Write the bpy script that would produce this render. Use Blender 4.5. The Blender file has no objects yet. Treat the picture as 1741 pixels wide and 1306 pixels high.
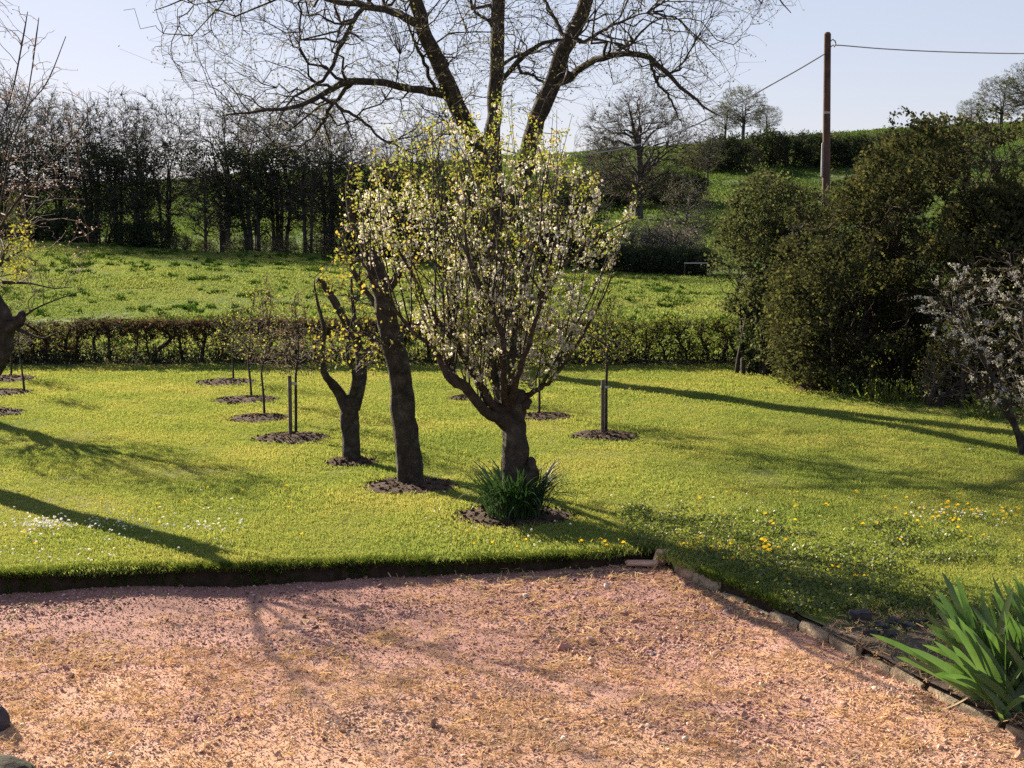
import bpy, math
import numpy as np
from mathutils import Vector

S = bpy.context.scene
COL = S.collection
RG = np.random.default_rng(11)
# ------------------------------------------------------------------ camera
F, CX, CY, H, YH = 2500.0, 870.5, 653.0, 3.8, 370.0
PIT = math.atan((CY - YH) / F)
cam_d = bpy.data.cameras.new('camera')
cam = bpy.data.objects.new('camera', cam_d)
COL.objects.link(cam)
cam_d.sensor_width = 36.0
cam_d.lens = 36.0 * F / 1741.0
cam_d.clip_end = 3000
cam.location = (0, 0, H)
cam.rotation_euler = (math.pi / 2 - PIT, 0, 0)
S.camera = cam
# ------------------------------------------------------------------ sky, sun, exposure
SUN_EL, SUN_AZ = math.radians(23.0), math.radians(-40.0)      # azimuth from +Y towards +X
sd = Vector((math.sin(SUN_AZ) * math.cos(SUN_EL), math.cos(SUN_AZ) * math.cos(SUN_EL), math.sin(SUN_EL)))
w = bpy.data.worlds.new('World')
S.world = w
w.use_nodes = True
nt = w.node_tree
sky = nt.nodes.new('ShaderNodeTexSky')
sky.sky_type = 'NISHITA'
sky.sun_disc = False
sky.sun_elevation = SUN_EL
sky.sun_rotation = SUN_AZ
sky.altitude = 200
sky.air_density = 1.0
sky.dust_density = 0.3
sky.ozone_density = 4.0
bg = nt.nodes['Background']
gm = nt.nodes.new('ShaderNodeGamma')          # evens the sky out, as a thin spring haze does
gm.inputs[1].default_value = 0.37
nt.links.new(sky.outputs[0], gm.inputs[0])
tn = nt.nodes.new('ShaderNodeMix')
tn.data_type, tn.blend_type = 'RGBA', 'MULTIPLY'
tn.inputs[0].default_value = 1.0
tn.inputs[7].default_value = (1.03, 0.965, 1.05, 1)
nt.links.new(gm.outputs[0], tn.inputs[6])
nt.links.new(tn.outputs[2], bg.inputs[0])
bg.inputs[1].default_value = 0.122
sl = bpy.data.lights.new('sun', 'SUN')
sl.energy = 5.0
sl.color = (1.0, 0.86, 0.66)
sl.angle = math.radians(0.53)
so = bpy.data.objects.new('sun', sl)
COL.objects.link(so)
so.rotation_euler = sd.to_track_quat('Z', 'Y').to_euler()
so.location = sd * 100
S.view_settings.view_transform = 'Standard'
S.view_settings.look = 'None'
S.view_settings.exposure = 1.75
S.view_settings.gamma = 1.0
S.view_settings.use_curve_mapping = False
S.cycles.max_bounces = 8
S.cycles.transparent_max_bounces = 8
S.cycles.use_denoising = False

# ------------------------------------------------------------------ helpers
CP, SP = math.cos(PIT), math.sin(PIT)


def Wp(px, py, d):
    """world point that lies at distance d (along +Y) on the line of sight of a photo pixel"""
    a, u = (np.asarray(px, float) - CX) / F, (CY - np.asarray(py, float)) / F
    y = CP + u * SP
    z = u * CP - SP
    return np.stack(np.broadcast_arrays(a / y * d, np.asarray(d, float) + 0 * a, H + z / y * d), -1)


def Gp(px, py, z=0.0):
    u = (CY - py) / F
    d = (z - H) * (CP + u * SP) / (u * CP - SP)
    return Wp(px, py, d)


def vnoise(x, y, sc, seed=0):
    x = np.asarray(x, float) / sc + seed * 17.3
    y = np.asarray(y, float) / sc + seed * 9.1
    xi, yi = np.floor(x), np.floor(y)
    fx, fy = x - xi, y - yi
    fx = fx * fx * (3 - 2 * fx)
    fy = fy * fy * (3 - 2 * fy)

    def h(a, b):
        v = np.sin(a * 127.1 + b * 311.7 + seed * 74.7) * 43758.5453
        return v - np.floor(v)
    return (h(xi, yi) * (1 - fx) + h(xi + 1, yi) * fx) * (1 - fy) + (h(xi, yi + 1) * (1 - fx) + h(xi + 1, yi + 1) * fx) * fy


def unit(v):
    return v / np.maximum(np.linalg.norm(v, axis=-1, keepdims=True), 1e-9)


class Geo:
    def __init__(s):
        s.V, s.Q, s.T, s.n = [], [], [], 0

    def add(s, V, Q=None, T=None):
        V = np.asarray(V, float).reshape(-1, 3)
        s.V.append(V)
        if Q is not None and len(Q):
            s.Q.append(np.asarray(Q, int).reshape(-1, 4) + s.n)
        if T is not None and len(T):
            s.T.append(np.asarray(T, int).reshape(-1, 3) + s.n)
        s.n += len(V)
        return s

    def mesh(s, name, mat, smooth=True):
        me = bpy.data.meshes.new(name)
        V = np.concatenate(s.V) if s.V else np.zeros((0, 3))
        Q = np.concatenate(s.Q) if s.Q else np.zeros((0, 4), int)
        T = np.concatenate(s.T) if s.T else np.zeros((0, 3), int)
        me.vertices.add(len(V))
        me.vertices.foreach_set('co', V.astype(np.float32).ravel())
        nl = Q.size + T.size
        me.loops.add(nl)
        me.loops.foreach_set('vertex_index', np.concatenate([Q.ravel(), T.ravel()]).astype(np.int32))
        me.polygons.add(len(Q) + len(T))
        st = np.concatenate([np.arange(len(Q)) * 4, Q.size + np.arange(len(T)) * 3])
        me.polygons.foreach_set('loop_start', st.astype(np.int32))
        if smooth:
            me.polygons.foreach_set('use_smooth', np.ones(len(Q) + len(T), bool))
        me.update(calc_edges=True)
        me.validate()
        if mat:
            me.materials.append(mat)
        return me

    def build(s, name, mat, parent=None, smooth=True, stuff=False):
        return link(name, s.mesh(name, mat, smooth), parent, stuff)


def link(name, me, parent=None, stuff=False):
    o = bpy.data.objects.new(name, me)
    COL.objects.link(o)
    if parent is not None:
        o.parent = parent
    if stuff:
        o['kind'] = 'stuff'
    return o


def thing(name, label, cat, loc=(0, 0, 0), group=None, rz=0.0):
    o = bpy.data.objects.new(name, None)
    o.empty_display_size = 0.2
    COL.objects.link(o)
    o.location = [float(v) for v in loc]
    o.rotation_euler = (0, 0, rz)
    return tag(o, label, cat, group)


def tag(o, label, cat, group=None):
    o['label'] = label
    o['category'] = cat
    if group:
        o['group'] = group
    return o


def copy_thing(r, loc, rz, sc, label, group=None):
    c = r.copy()
    COL.objects.link(c)
    c.location = [float(v) for v in loc]
    c.rotation_euler = (0, 0, rz)
    c.scale = (sc, sc, sc) if np.isscalar(sc) else sc
    c['label'] = label
    if group:
        c['group'] = group
    for ch in list(r.children):
        k = ch.copy()
        COL.objects.link(k)
        k.parent = c
    return c


def tubes(pts, rad, sides=4, lump=0.0, rg=RG):
    pts = np.asarray(pts, float)
    rad = np.asarray(rad, float)
    N, P, _ = pts.shape
    t = np.empty_like(pts)
    t[:, 1:-1] = pts[:, 2:] - pts[:, :-2]
    t[:, 0] = pts[:, 1] - pts[:, 0]
    t[:, -1] = pts[:, -1] - pts[:, -2]
    t = unit(t)
    mean = unit(pts[:, -1] - pts[:, 0])
    ref = np.where(np.abs(mean[:, 2:3]) > 0.8, np.array([[1.0, 0.1, 0]]), np.array([[0.05, 0.1, 1.0]]))
    n1 = unit(np.cross(t, ref[:, None, :]))
    n2 = np.cross(t, n1)
    a = np.arange(sides) * 2 * math.pi / sides
    r = rad[:, :, None] * np.ones((1, 1, sides))
    if lump:
        k = rg.normal(0, 1, (N, P, sides))
        k = (k + np.roll(k, 1, 2) + np.roll(k, 1, 1)) / 1.7
        r = r * (1 + lump * k)
    V = pts[:, :, None, :] + r[..., None] * (np.cos(a)[None, None, :, None] * n1[:, :, None, :] + np.sin(a)[None, None, :, None] * n2[:, :, None, :])
    idx = np.arange(N * P * sides).reshape(N, P, sides)
    A, B = idx[:, :-1], idx[:, 1:]
    Q = np.stack([A, np.roll(A, -1, 2), np.roll(B, -1, 2), B], -1).reshape(-1, 4)
    return V.reshape(-1, 3), Q


def crom(P, R, n):
    """smooth resample of a control polyline to n points"""
    P = np.asarray(P, float)
    R = np.asarray(R, float)
    E = np.concatenate([[2 * P[0] - P[1]], P, [2 * P[-1] - P[-2]]])
    u = np.linspace(0, len(P) - 1, n)
    i = np.minimum(u.astype(int), len(P) - 2)
    f = (u - i)[:, None]
    p0, p1, p2, p3 = E[i], E[i + 1], E[i + 2], E[i + 3]
    q = 0.5 * (2 * p1 + (p2 - p0) * f + (2 * p0 - 5 * p1 + 4 * p2 - p3) * f ** 2 + (3 * p1 - p0 - 3 * p2 + p3) * f ** 3)
    return q, np.interp(u, np.arange(len(R)), R)


def nodes(pts, rad, skip=0):
    """skeleton nodes (position, tangent, radius) of a batch of branches"""
    t = unit(np.gradient(np.asarray(pts, float), axis=1))
    p = np.asarray(pts)[:, skip:]
    return [p.reshape(-1, 3), t[:, skip:].reshape(-1, 3), np.asarray(rad)[:, skip:].reshape(-1)]


def join(*sk):
    return [np.concatenate([s[i] for s in sk]) for i in range(3)]


def grow(sk, tg, P=5, rf=0.6, rmax=0.2, rtip=0.006, rlen=0.02, wob=0.06, up=0.25, follow=0.4, rg=RG, down=1.5):
    """branches from the nearest suitable skeleton node to every target point"""
    tg = np.asarray(tg, float)
    best = np.empty(len(tg), int)
    for c in range(0, len(tg), 400):
        d = tg[c:c + 400, None, :] - sk[0][None]
        L = np.linalg.norm(d, axis=-1) + 1e-6
        cs = (d * sk[1][None]).sum(-1) / L
        cost = L * (1.35 - 0.45 * cs) + down * np.maximum(0, -d[..., 2])
        cost *= rg.uniform(0.85, 1.15, cost.shape)
        best[c:c + 400] = cost.argmin(1)
    p0, t0, r0 = sk[0][best], sk[1][best], sk[2][best]
    dv = tg - p0
    L = np.linalg.norm(dv, axis=-1, keepdims=True)
    ctrl = p0 + L * 0.5 * unit(follow * t0 + unit(dv) + np.array([0, 0, up]))
    u = np.linspace(0, 1, P)[None, :, None]
    pts = (1 - u) ** 2 * p0[:, None] + 2 * u * (1 - u) * ctrl[:, None] + u ** 2 * tg[:, None]
    w_ = rg.normal(0, 1, pts.shape) * wob * L[:, None] * np.sin(u * math.pi * 0.75)
    pts = pts + w_
    rs = np.clip(np.minimum(r0 * rf, L[:, 0] * rlen + rtip), rtip, rmax)
    rad = rs[:, None] * (1 - u[..., 0]) + rtip * 0.6 * u[..., 0]
    return pts, rad


def ell(n, c, r, rg=RG, shell=0.35, zmin=None):
    """points in an uneven ellipsoid, thinned towards the middle"""
    v = unit(rg.normal(0, 1, (n, 3)))
    k = rg.uniform(shell, 1, n) ** 0.6
    lum = 0.82 + 0.36 * vnoise(np.arctan2(v[:, 1], v[:, 0]) * 2 + 9, v[:, 2] * 3 + 7, 0.9, int(abs(c[0] * 7 + r[0] * 13)) % 50)
    p = np.asarray(c) + v * (k * lum)[:, None] * np.asarray(r)
    if zmin is not None:
        p[:, 2] = np.where(p[:, 2] < zmin, zmin + rg.uniform(0, 0.6, n), p[:, 2])
    return p


def along(ba, lo, hi, n):
    """n random places on the branches of a batch"""
    P_, i_ = ba[0], RG.integers(0, len(ba[0]), n)
    u_ = RG.uniform(lo, hi, n) * (P_.shape[1] - 1)
    k_ = np.minimum(u_.astype(int), P_.shape[1] - 2)
    f_ = (u_ - k_)[:, None]
    return P_[i_, k_] * (1 - f_) + P_[i_, k_ + 1] * f_


def to_px(p):
    dz = p[..., 2] - H
    dep = p[..., 1] * CP - dz * SP
    return CX + F * p[..., 0] / dep, CY - F * (p[..., 1] * SP + dz * CP) / dep


def inpoly(px, py, poly):
    poly = np.asarray(poly, float)
    r = np.zeros(len(px), bool)
    j = len(poly) - 1
    for i in range(len(poly)):
        xi, yi = poly[i]
        xj, yj = poly[j]
        r ^= ((yi > py) != (yj > py)) & (px < (xj - xi) * (py - yi) / (yj - yi + 1e-9) + xi)
        j = i
    return r


def outline_pts(n, poly, d, rd, rg=RG, edge=False):
    """points in a crown whose silhouette is a given outline at distance d, with real depth rd"""
    poly = np.asarray(poly, float)
    c = poly.mean(0)
    lo, hi = poly.min(0), poly.max(0)
    out = []
    while sum(map(len, out)) < n:
        q = rg.uniform(lo, hi, (n * 3, 2))
        q = q[inpoly(q[:, 0], q[:, 1], poly)]
        out.append(q)
    q = np.concatenate(out)[:n]
    s = np.zeros(n)
    for k in (1.15, 1.3, 1.5, 1.8, 2.3, 3.2, 5):
        e = c + (q - c) * k
        s = np.where((s == 0) & ~inpoly(e[:, 0], e[:, 1], poly), 1 / k, s)
    dep = rg.uniform(-1, 1, n) * np.sqrt(1 - np.minimum(s, 0.97) ** 2) * rd
    return Wp(q[:, 0], q[:, 1], d + dep)


def leaves(pos, size, rg=RG, asp=0.5, axis=None, spread=1.0, k=1, off=0.0):
    pos = np.repeat(np.asarray(pos, float), k, 0)
    n = len(pos)
    if off:
        pos = pos + rg.normal(0, off, (n, 3))
    a = unit(rg.normal(0, 1, (n, 3)) * spread + (0 if axis is None else np.repeat(axis, k, 0)))
    b = unit(np.cross(a, rg.normal(0, 1, (n, 3))))
    s = (np.asarray(size) * rg.uniform(0.6, 1.3, n))[:, None]
    V = np.stack([pos - a * s * 0.5, pos + b * s * 0.5 * asp, pos + a * s * 0.5, pos - b * s * 0.5 * asp], 1)
    return V.reshape(-1, 3), np.arange(n * 4).reshape(n, 4)


# ------------------------------------------------------------------ materials
def nn(t, ty, **kw):
    n = t.nodes.new(ty)
    for k, v in kw.items():
        setattr(n, k, v)
    return n


def ramp(t, fac, stops):
    r = nn(t, 'ShaderNodeValToRGB')
    e = r.color_ramp.elements
    while len(e) < len(stops):
        e.new(0.5)
    for i, (p, c) in enumerate(stops):
        e[i].position = p
        e[i].color = (*c, 1)
    t.links.new(fac, r.inputs[0])
    return r.outputs[0]


def noise(t, scale, detail=4, rough=0.6, coord='Object'):
    tc = nn(t, 'ShaderNodeTexCoord')
    n = nn(t, 'ShaderNodeTexNoise')
    n.inputs['Scale'].default_value = scale
    n.inputs['Detail'].default_value = detail
    n.inputs['Roughness'].default_value = rough
    t.links.new(tc.outputs[coord], n.inputs['Vector'])
    return n.outputs[0]


def world_noise(t, scale, detail=4):
    g = nn(t, 'ShaderNodeNewGeometry')
    n = nn(t, 'ShaderNodeTexNoise')
    n.inputs['Scale'].default_value = scale
    n.inputs['Detail'].default_value = detail
    t.links.new(g.outputs['Position'], n.inputs['Vector'])
    return n.outputs[0]


def new_mat(name):
    m = bpy.data.materials.new(name)
    m.use_nodes = True
    t = m.node_tree
    t.nodes.clear()
    return m, t, nn(t, 'ShaderNodeOutputMaterial')


def yard_tint(m):
    """the far half of the yard is barer, pinker gravel, the near half has yellowed moss in it"""
    t = m.node_tree
    p = next(n for n in t.nodes if n.type == 'BSDF_PRINCIPLED')
    src = p.inputs['Base Color'].links[0].from_socket
    g_ = nn(t, 'ShaderNodeNewGeometry')
    sx = nn(t, 'ShaderNodeSeparateXYZ')
    t.links.new(g_.outputs['Position'], sx.inputs[0])
    a = nn(t, 'ShaderNodeMath', operation='MULTIPLY_ADD')
    a.inputs[1].default_value = 0.2
    a.inputs[2].default_value = -2.65
    t.links.new(sx.outputs[1], a.inputs[0])
    b = nn(t, 'ShaderNodeMath', operation='MULTIPLY_ADD')
    b.inputs[1].default_value = 1.6
    t.links.new(world_noise(t, 0.5, 5), b.inputs[0])
    t.links.new(a.outputs[0], b.inputs[2])
    c = ramp(t, b.outputs[0], [(0.3, (0.94, 0.89, 0.78)), (0.6, (0.85, 0.76, 0.74)), (1.0, (0.6, 0.5, 0.52))])
    mx = nn(t, 'ShaderNodeMix', data_type='RGBA', blend_type='MULTIPLY')
    mx.inputs[0].default_value = 1
    t.links.new(src, mx.inputs[6])
    t.links.new(c, mx.inputs[7])
    t.links.new(mx.outputs[2], p.inputs['Base Color'])
    return m


def leaf_mat(name, stops, trans, tcol, gloss=0.0, wscale=None):
    """two-sided leaf: each leaf its own tone, part of the light passes through"""
    m, t, out = new_mat(name)
    g = nn(t, 'ShaderNodeNewGeometry')
    fac = g.outputs['Random Per Island']
    if wscale:
        oi = nn(t, 'ShaderNodeObjectInfo')
        a = nn(t, 'ShaderNodeMath', operation='MULTIPLY_ADD')
        a.inputs[1].default_value = 0.45
        t.links.new(oi.outputs['Random'], a.inputs[0])
        b = nn(t, 'ShaderNodeMath', operation='MULTIPLY_ADD')
        b.inputs[1].default_value = 1.3
        b.inputs[2].default_value = -0.38
        t.links.new(world_noise(t, wscale), b.inputs[0])
        t.links.new(b.outputs[0], a.inputs[2])
        fac = a.outputs[0]
    c = ramp(t, fac, stops)
    d = nn(t, 'ShaderNodeBsdfDiffuse')
    t.links.new(c, d.inputs[0])
    tr = nn(t, 'ShaderNodeBsdfTranslucent')
    mx = nn(t, 'ShaderNodeMix', data_type='RGBA', blend_type='MULTIPLY')
    mx.inputs[0].default_value = 1
    t.links.new(c, mx.inputs[6])
    mx.inputs[7].default_value = (*tcol, 1)
    t.links.new(mx.outputs[2], tr.inputs[0])
    ms = nn(t, 'ShaderNodeMixShader')
    ms.inputs[0].default_value = trans
    t.links.new(d.outputs[0], ms.inputs[1])
    t.links.new(tr.outputs[0], ms.inputs[2])
    res = ms.outputs[0]
    if gloss:
        gl = nn(t, 'ShaderNodeBsdfGlossy')
        gl.inputs['Roughness'].default_value = 0.45
        gl.inputs[0].default_value = (0.9, 0.9, 0.85, 1)
        m2 = nn(t, 'ShaderNodeMixShader')
        m2.inputs[0].default_value = gloss
        t.links.new(res, m2.inputs[1])
        t.links.new(gl.outputs[0], m2.inputs[2])
        res = m2.outputs[0]
    t.links.new(res, out.inputs[0])
    return m


def solid_mat(name, stops, scale=6.0, bump=0.4, bscale=None, rough=0.85, dist=0.02, detail=6, rnd=False, coord='Object'):
    m, t, out = new_mat(name)
    p = nn(t, 'ShaderNodeBsdfPrincipled')
    p.inputs['Roughness'].default_value = rough
    p.inputs['Specular IOR Level'].default_value = 0.25
    f = noise(t, scale, detail, coord=coord)
    if rnd:
        oi = nn(t, 'ShaderNodeObjectInfo')
        a = nn(t, 'ShaderNodeMath', operation='MULTIPLY_ADD')
        a.inputs[1].default_value = 0.9
        t.links.new(oi.outputs['Random'], a.inputs[0])
        b = nn(t, 'ShaderNodeMath', operation='MULTIPLY')
        b.inputs[1].default_value = 0.2
        t.links.new(f, b.inputs[0])
        t.links.new(b.outputs[0], a.inputs[2])
        f = a.outputs[0]
    t.links.new(ramp(t, f, stops), p.inputs['Base Color'])
    if bump:
        bp = nn(t, 'ShaderNodeBump')
        bp.inputs['Strength'].default_value = bump
        bp.inputs['Distance'].default_value = dist
        t.links.new(noise(t, bscale or scale * 3, 5, 0.7, coord=coord), bp.inputs['Height'])
        t.links.new(bp.outputs[0], p.inputs['Normal'])
    t.links.new(p.outputs[0], out.inputs[0])
    return m


M = {}
M['bark'] = solid_mat('bark', [(0.3, (0.018, 0.014, 0.011)), (0.55, (0.05, 0.04, 0.031)), (0.75, (0.11, 0.1, 0.08))], 9, 1.0, 22, 0.9, 0.04)
M['bark_far'] = solid_mat('bark_far', [(0.35, (0.036, 0.032, 0.032)), (0.7, (0.075, 0.066, 0.063))], 2, 0)
M['twig'] = solid_mat('twig', [(0.35, (0.03, 0.022, 0.017)), (0.7, (0.075, 0.055, 0.04))], 3, 0, rough=0.8)
M['twig_dark'] = solid_mat('twig_dark', [(0.35, (0.018, 0.014, 0.011)), (0.7, (0.045, 0.035, 0.027))], 3, 0, rough=0.85)
M['twig_pale'] = solid_mat('twig_pale', [(0.35, (0.1, 0.07, 0.055)), (0.7, (0.18, 0.14, 0.115))], 3, 0, rough=0.8)  # sun highlights on the left tree's shoots are put into this paler colour
M['grass'] = leaf_mat('grass_blades', [(0.1, (0.11, 0.178, 0.05)), (0.5, (0.184, 0.252, 0.066)), (0.9, (0.275, 0.295, 0.1))], 0.43, (1.75, 1.42, 1.05), 0.0, 0.35)
M['pasture_grass'] = leaf_mat('pasture_blades', [(0.15, (0.065, 0.1, 0.03)), (0.5, (0.1, 0.14, 0.042)), (0.9, (0.16, 0.17, 0.058))], 0.5, (1.8, 1.66, 1.25), 0.0, 0.09)
M['hill_grass'] = leaf_mat('hill_blades', [(0.15, (0.035, 0.062, 0.02)), (0.5, (0.06, 0.095, 0.028)), (0.9, (0.1, 0.125, 0.04))], 0.4, (1.6, 1.6, 1.1), 0.0, 0.05)  # darkened copy of the pasture blades: the far slope's shade is in the colour
M['tussock'] = leaf_mat('tussock_blades', [(0.2, (0.012, 0.032, 0.007)), (0.8, (0.03, 0.065, 0.013))], 0.25, (1.6, 1.7, 1))
M['fringe'] = leaf_mat('fringe_blades', [(0.0, (0.02, 0.045, 0.01)), (0.7, (0.05, 0.08, 0.018)), (1.0, (0.11, 0.12, 0.03))], 0.4, (1.6, 1.6, 1))
M['weed'] = leaf_mat('weed_leaves', [(0.1, (0.05, 0.08, 0.02)), (0.9, (0.14, 0.16, 0.045))], 0.5, (1.7, 1.7, 1), 0.03)
M['lawn'] = solid_mat('lawn_soil', [(0.3, (0.07, 0.08, 0.022)), (0.7, (0.13, 0.13, 0.04))], 1.5, 0.6, 30, 1.0, 0.03, coord='Generated' if 0 else 'Object')
M['pasture'] = solid_mat('pasture_turf', [(0.3, (0.05, 0.085, 0.022)), (0.5, (0.08, 0.12, 0.03)), (0.7, (0.11, 0.14, 0.036))], 0.12, 0.8, 1.2, 1.0, 0.3, 8)
M['soil'] = solid_mat('soil', [(0.3, (0.018, 0.012, 0.008)), (0.7, (0.06, 0.04, 0.026))], 8, 1.0, 25, 1.0, 0.04)
M['bed'] = solid_mat('bed_soil', [(0.3, (0.06, 0.042, 0.03)), (0.6, (0.13, 0.095, 0.07)), (0.75, (0.2, 0.15, 0.1))], 9, 1.0, 28, 1.0, 0.04)
M['mulch'] = solid_mat('mulch', [(0.3, (0.03, 0.019, 0.013)), (0.7, (0.095, 0.06, 0.042))], 14, 1.0, 30, 1.0, 0.03)
M['gravel'] = solid_mat('gravel_sheet', [(0.25, (0.31, 0.18, 0.135)), (0.45, (0.46, 0.28, 0.225)), (0.6, (0.53, 0.335, 0.26)), (0.8, (0.58, 0.4, 0.25))], 1.1, 0.8, 40, 0.95, 0.012, 10)
M['stone'] = solid_mat('gravel_stone', [(0.09, (0.1, 0.05, 0.04)), (0.25, (0.41, 0.245, 0.185)), (0.6, (0.57, 0.365, 0.3)), (0.9, (0.66, 0.49, 0.39)), (0.985, (0.8, 0.75, 0.7))], 5, 0, rnd=True)
yard_tint(M['gravel'])
yard_tint(M['stone'])
M['straw'] = leaf_mat('straw', [(0.1, (0.43, 0.27, 0.16)), (0.9, (0.62, 0.46, 0.25))], 0.3, (1.2, 1.1, 0.9), 0.0, 1.0)
M['concrete'] = solid_mat('old_concrete', [(0.28, (0.1, 0.08, 0.05)), (0.42, (0.25, 0.2, 0.14)), (0.7, (0.44, 0.36, 0.26))], 11, 1.0, 30, 0.95, 0.02)
M['slate'] = solid_mat('dark_rubble', [(0.3, (0.02, 0.018, 0.022)), (0.7, (0.085, 0.07, 0.075))], 7, 0.8, 20, 0.8, 0.02)
M['moss'] = solid_mat('mossy_rock', [(0.35, (0.02, 0.018, 0.018)), (0.6, (0.05, 0.05, 0.03)), (0.75, (0.06, 0.07, 0.03))], 9, 1.0, 30, 0.95, 0.02)
M['tile'] = solid_mat('broken_tile', [(0.3, (0.45, 0.24, 0.16)), (0.7, (0.62, 0.4, 0.3))], 9, 0.5, 30, 0.9, 0.01)
M['pole'] = solid_mat('pole_wood', [(0.3, (0.05, 0.03, 0.025)), (0.7, (0.13, 0.07, 0.055))], 4, 0.4, 15)
M['metal'] = solid_mat('grey_metal', [(0.3, (0.25, 0.25, 0.26)), (0.7, (0.4, 0.4, 0.4))], 5, 0, rough=0.45)
M['cable'] = solid_mat('cable', [(0.3, (0.3, 0.29, 0.28)), (0.7, (0.4, 0.39, 0.37))], 5, 0, rough=0.35)
M['stake'] = solid_mat('stake_wood', [(0.3, (0.05, 0.04, 0.03)), (0.7, (0.13, 0.1, 0.075))], 12, 0.4)
M['strap'] = solid_mat('rubber_tie', [(0.3, (0.3, 0.3, 0.27)), (0.7, (0.45, 0.45, 0.4))], 5, 0)
M['blossom'] = leaf_mat('blossom', [(0.0, (0.44, 0.4, 0.27)), (0.5, (0.6, 0.57, 0.46)), (1.0, (0.78, 0.76, 0.72))], 0.5, (1, 1, 0.95))
M['blossom_far'] = leaf_mat('blackthorn_blossom', [(0.0, (0.3, 0.29, 0.26)), (1.0, (0.6, 0.58, 0.52))], 0.4, (1, 1, 0.95))  # white greyed down, with the tree's shade put into the colour
M['spring_leaf'] = leaf_mat('spring_leaves', [(0.0, (0.09, 0.13, 0.025)), (0.6, (0.16, 0.19, 0.04)), (1.0, (0.26, 0.2, 0.06))], 0.6, (1.5, 1.4, 1.0), 0.02)
M['bud'] = leaf_mat('buds', [(0.0, (0.05, 0.06, 0.02)), (1.0, (0.14, 0.13, 0.05))], 0.4, (1.4, 1.4, 0.9))
M['pink_bud'] = leaf_mat('pink_buds', [(0.0, (0.2, 0.155, 0.135)), (1.0, (0.45, 0.39, 0.36))], 0.4, (1.2, 1, 0.9))
M['brown_bud'] = leaf_mat('brown_buds', [(0.0, (0.05, 0.04, 0.03)), (0.7, (0.11, 0.085, 0.065)), (1.0, (0.3, 0.24, 0.21))], 0.4, (1.3, 1.2, 0.9))
M['yellow_leaf'] = leaf_mat('yellow_leaves', [(0.0, (0.12, 0.14, 0.03)), (0.6, (0.18, 0.19, 0.04)), (1.0, (0.27, 0.21, 0.045))], 0.6, (1.4, 1.3, 0.9), 0.02)
M['ivy'] = leaf_mat('ivy_leaves', [(0.0, (0.018, 0.028, 0.018)), (0.8, (0.04, 0.055, 0.03)), (1.0, (0.07, 0.075, 0.035))], 0.25, (1.5, 1.5, 0.8), 0.0)
M['far_green'] = leaf_mat('far_green_leaves', [(0.0, (0.06, 0.075, 0.03)), (1.0, (0.13, 0.14, 0.055))], 0.4, (1.4, 1.4, 0.9))
M['pale_leaf'] = leaf_mat('pale_bush_leaves', [(0.0, (0.12, 0.115, 0.085)), (1.0, (0.24, 0.22, 0.17))], 0.3, (1.2, 1.15, 1.0))
M['far_leaf'] = leaf_mat('far_leaves', [(0.0, (0.05, 0.055, 0.03)), (1.0, (0.12, 0.12, 0.05))], 0.4, (1.4, 1.4, 0.9))
M['shrub_leaf'] = leaf_mat('shrub_leaves', [(0.0, (0.035, 0.046, 0.024)), (0.7, (0.066, 0.08, 0.038)), (1.0, (0.12, 0.13, 0.065))], 0.45, (1.35, 1.3, 0.9), 0.0)
M['shrub_dark'] = leaf_mat('shrub_dark_leaves', [(0.0, (0.03, 0.036, 0.022)), (0.7, (0.058, 0.063, 0.034)), (1.0, (0.12, 0.115, 0.06))], 0.35, (1.5, 1.5, 0.8), 0.0)
M['shrub_olive'] = leaf_mat('shrub_olive_leaves', [(0.0, (0.032, 0.04, 0.02)), (0.7, (0.06, 0.069, 0.033)), (1.0, (0.115, 0.106, 0.046))], 0.45, (1.4, 1.3, 0.9), 0.0)
M['hedge_leaf'] = leaf_mat('hedge_leaves', [(0.0, (0.05, 0.065, 0.018)), (1.0, (0.12, 0.14, 0.035))], 0.5, (1.6, 1.6, 0.9))
M['hedge_brown'] = leaf_mat('hedge_brown_leaves', [(0.0, (0.035, 0.03, 0.02)), (0.8, (0.075, 0.055, 0.035)), (1.0, (0.14, 0.07, 0.04))], 0.35, (1.4, 1.3, 0.9))
M['iris'] = leaf_mat('iris_leaf', [(0.0, (0.04, 0.088, 0.03)), (0.6, (0.065, 0.125, 0.04)), (1.0, (0.11, 0.165, 0.055))], 0.36, (1.5, 1.55, 0.8), 0.05, 3.0)
M['daylily'] = leaf_mat('daylily_leaf', [(0.0, (0.018, 0.045, 0.018)), (1.0, (0.035, 0.075, 0.026))], 0.3, (1.4, 1.5, 0.8), 0.05, 3.0)
M['dry_leaf'] = leaf_mat('dry_leaf', [(0.0, (0.5, 0.4, 0.24)), (1.0, (0.6, 0.5, 0.32))], 0.3, (1, 1, 1))
M['dandelion'] = leaf_mat('dandelion', [(0.0, (0.75, 0.45, 0.015)), (1.0, (0.85, 0.6, 0.03))], 0.3, (1, 1, 1))
M['daisy'] = leaf_mat('daisy', [(0.0, (0.75, 0.72, 0.7)), (1.0, (0.88, 0.87, 0.84))], 0.3, (1, 1, 1))


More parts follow.
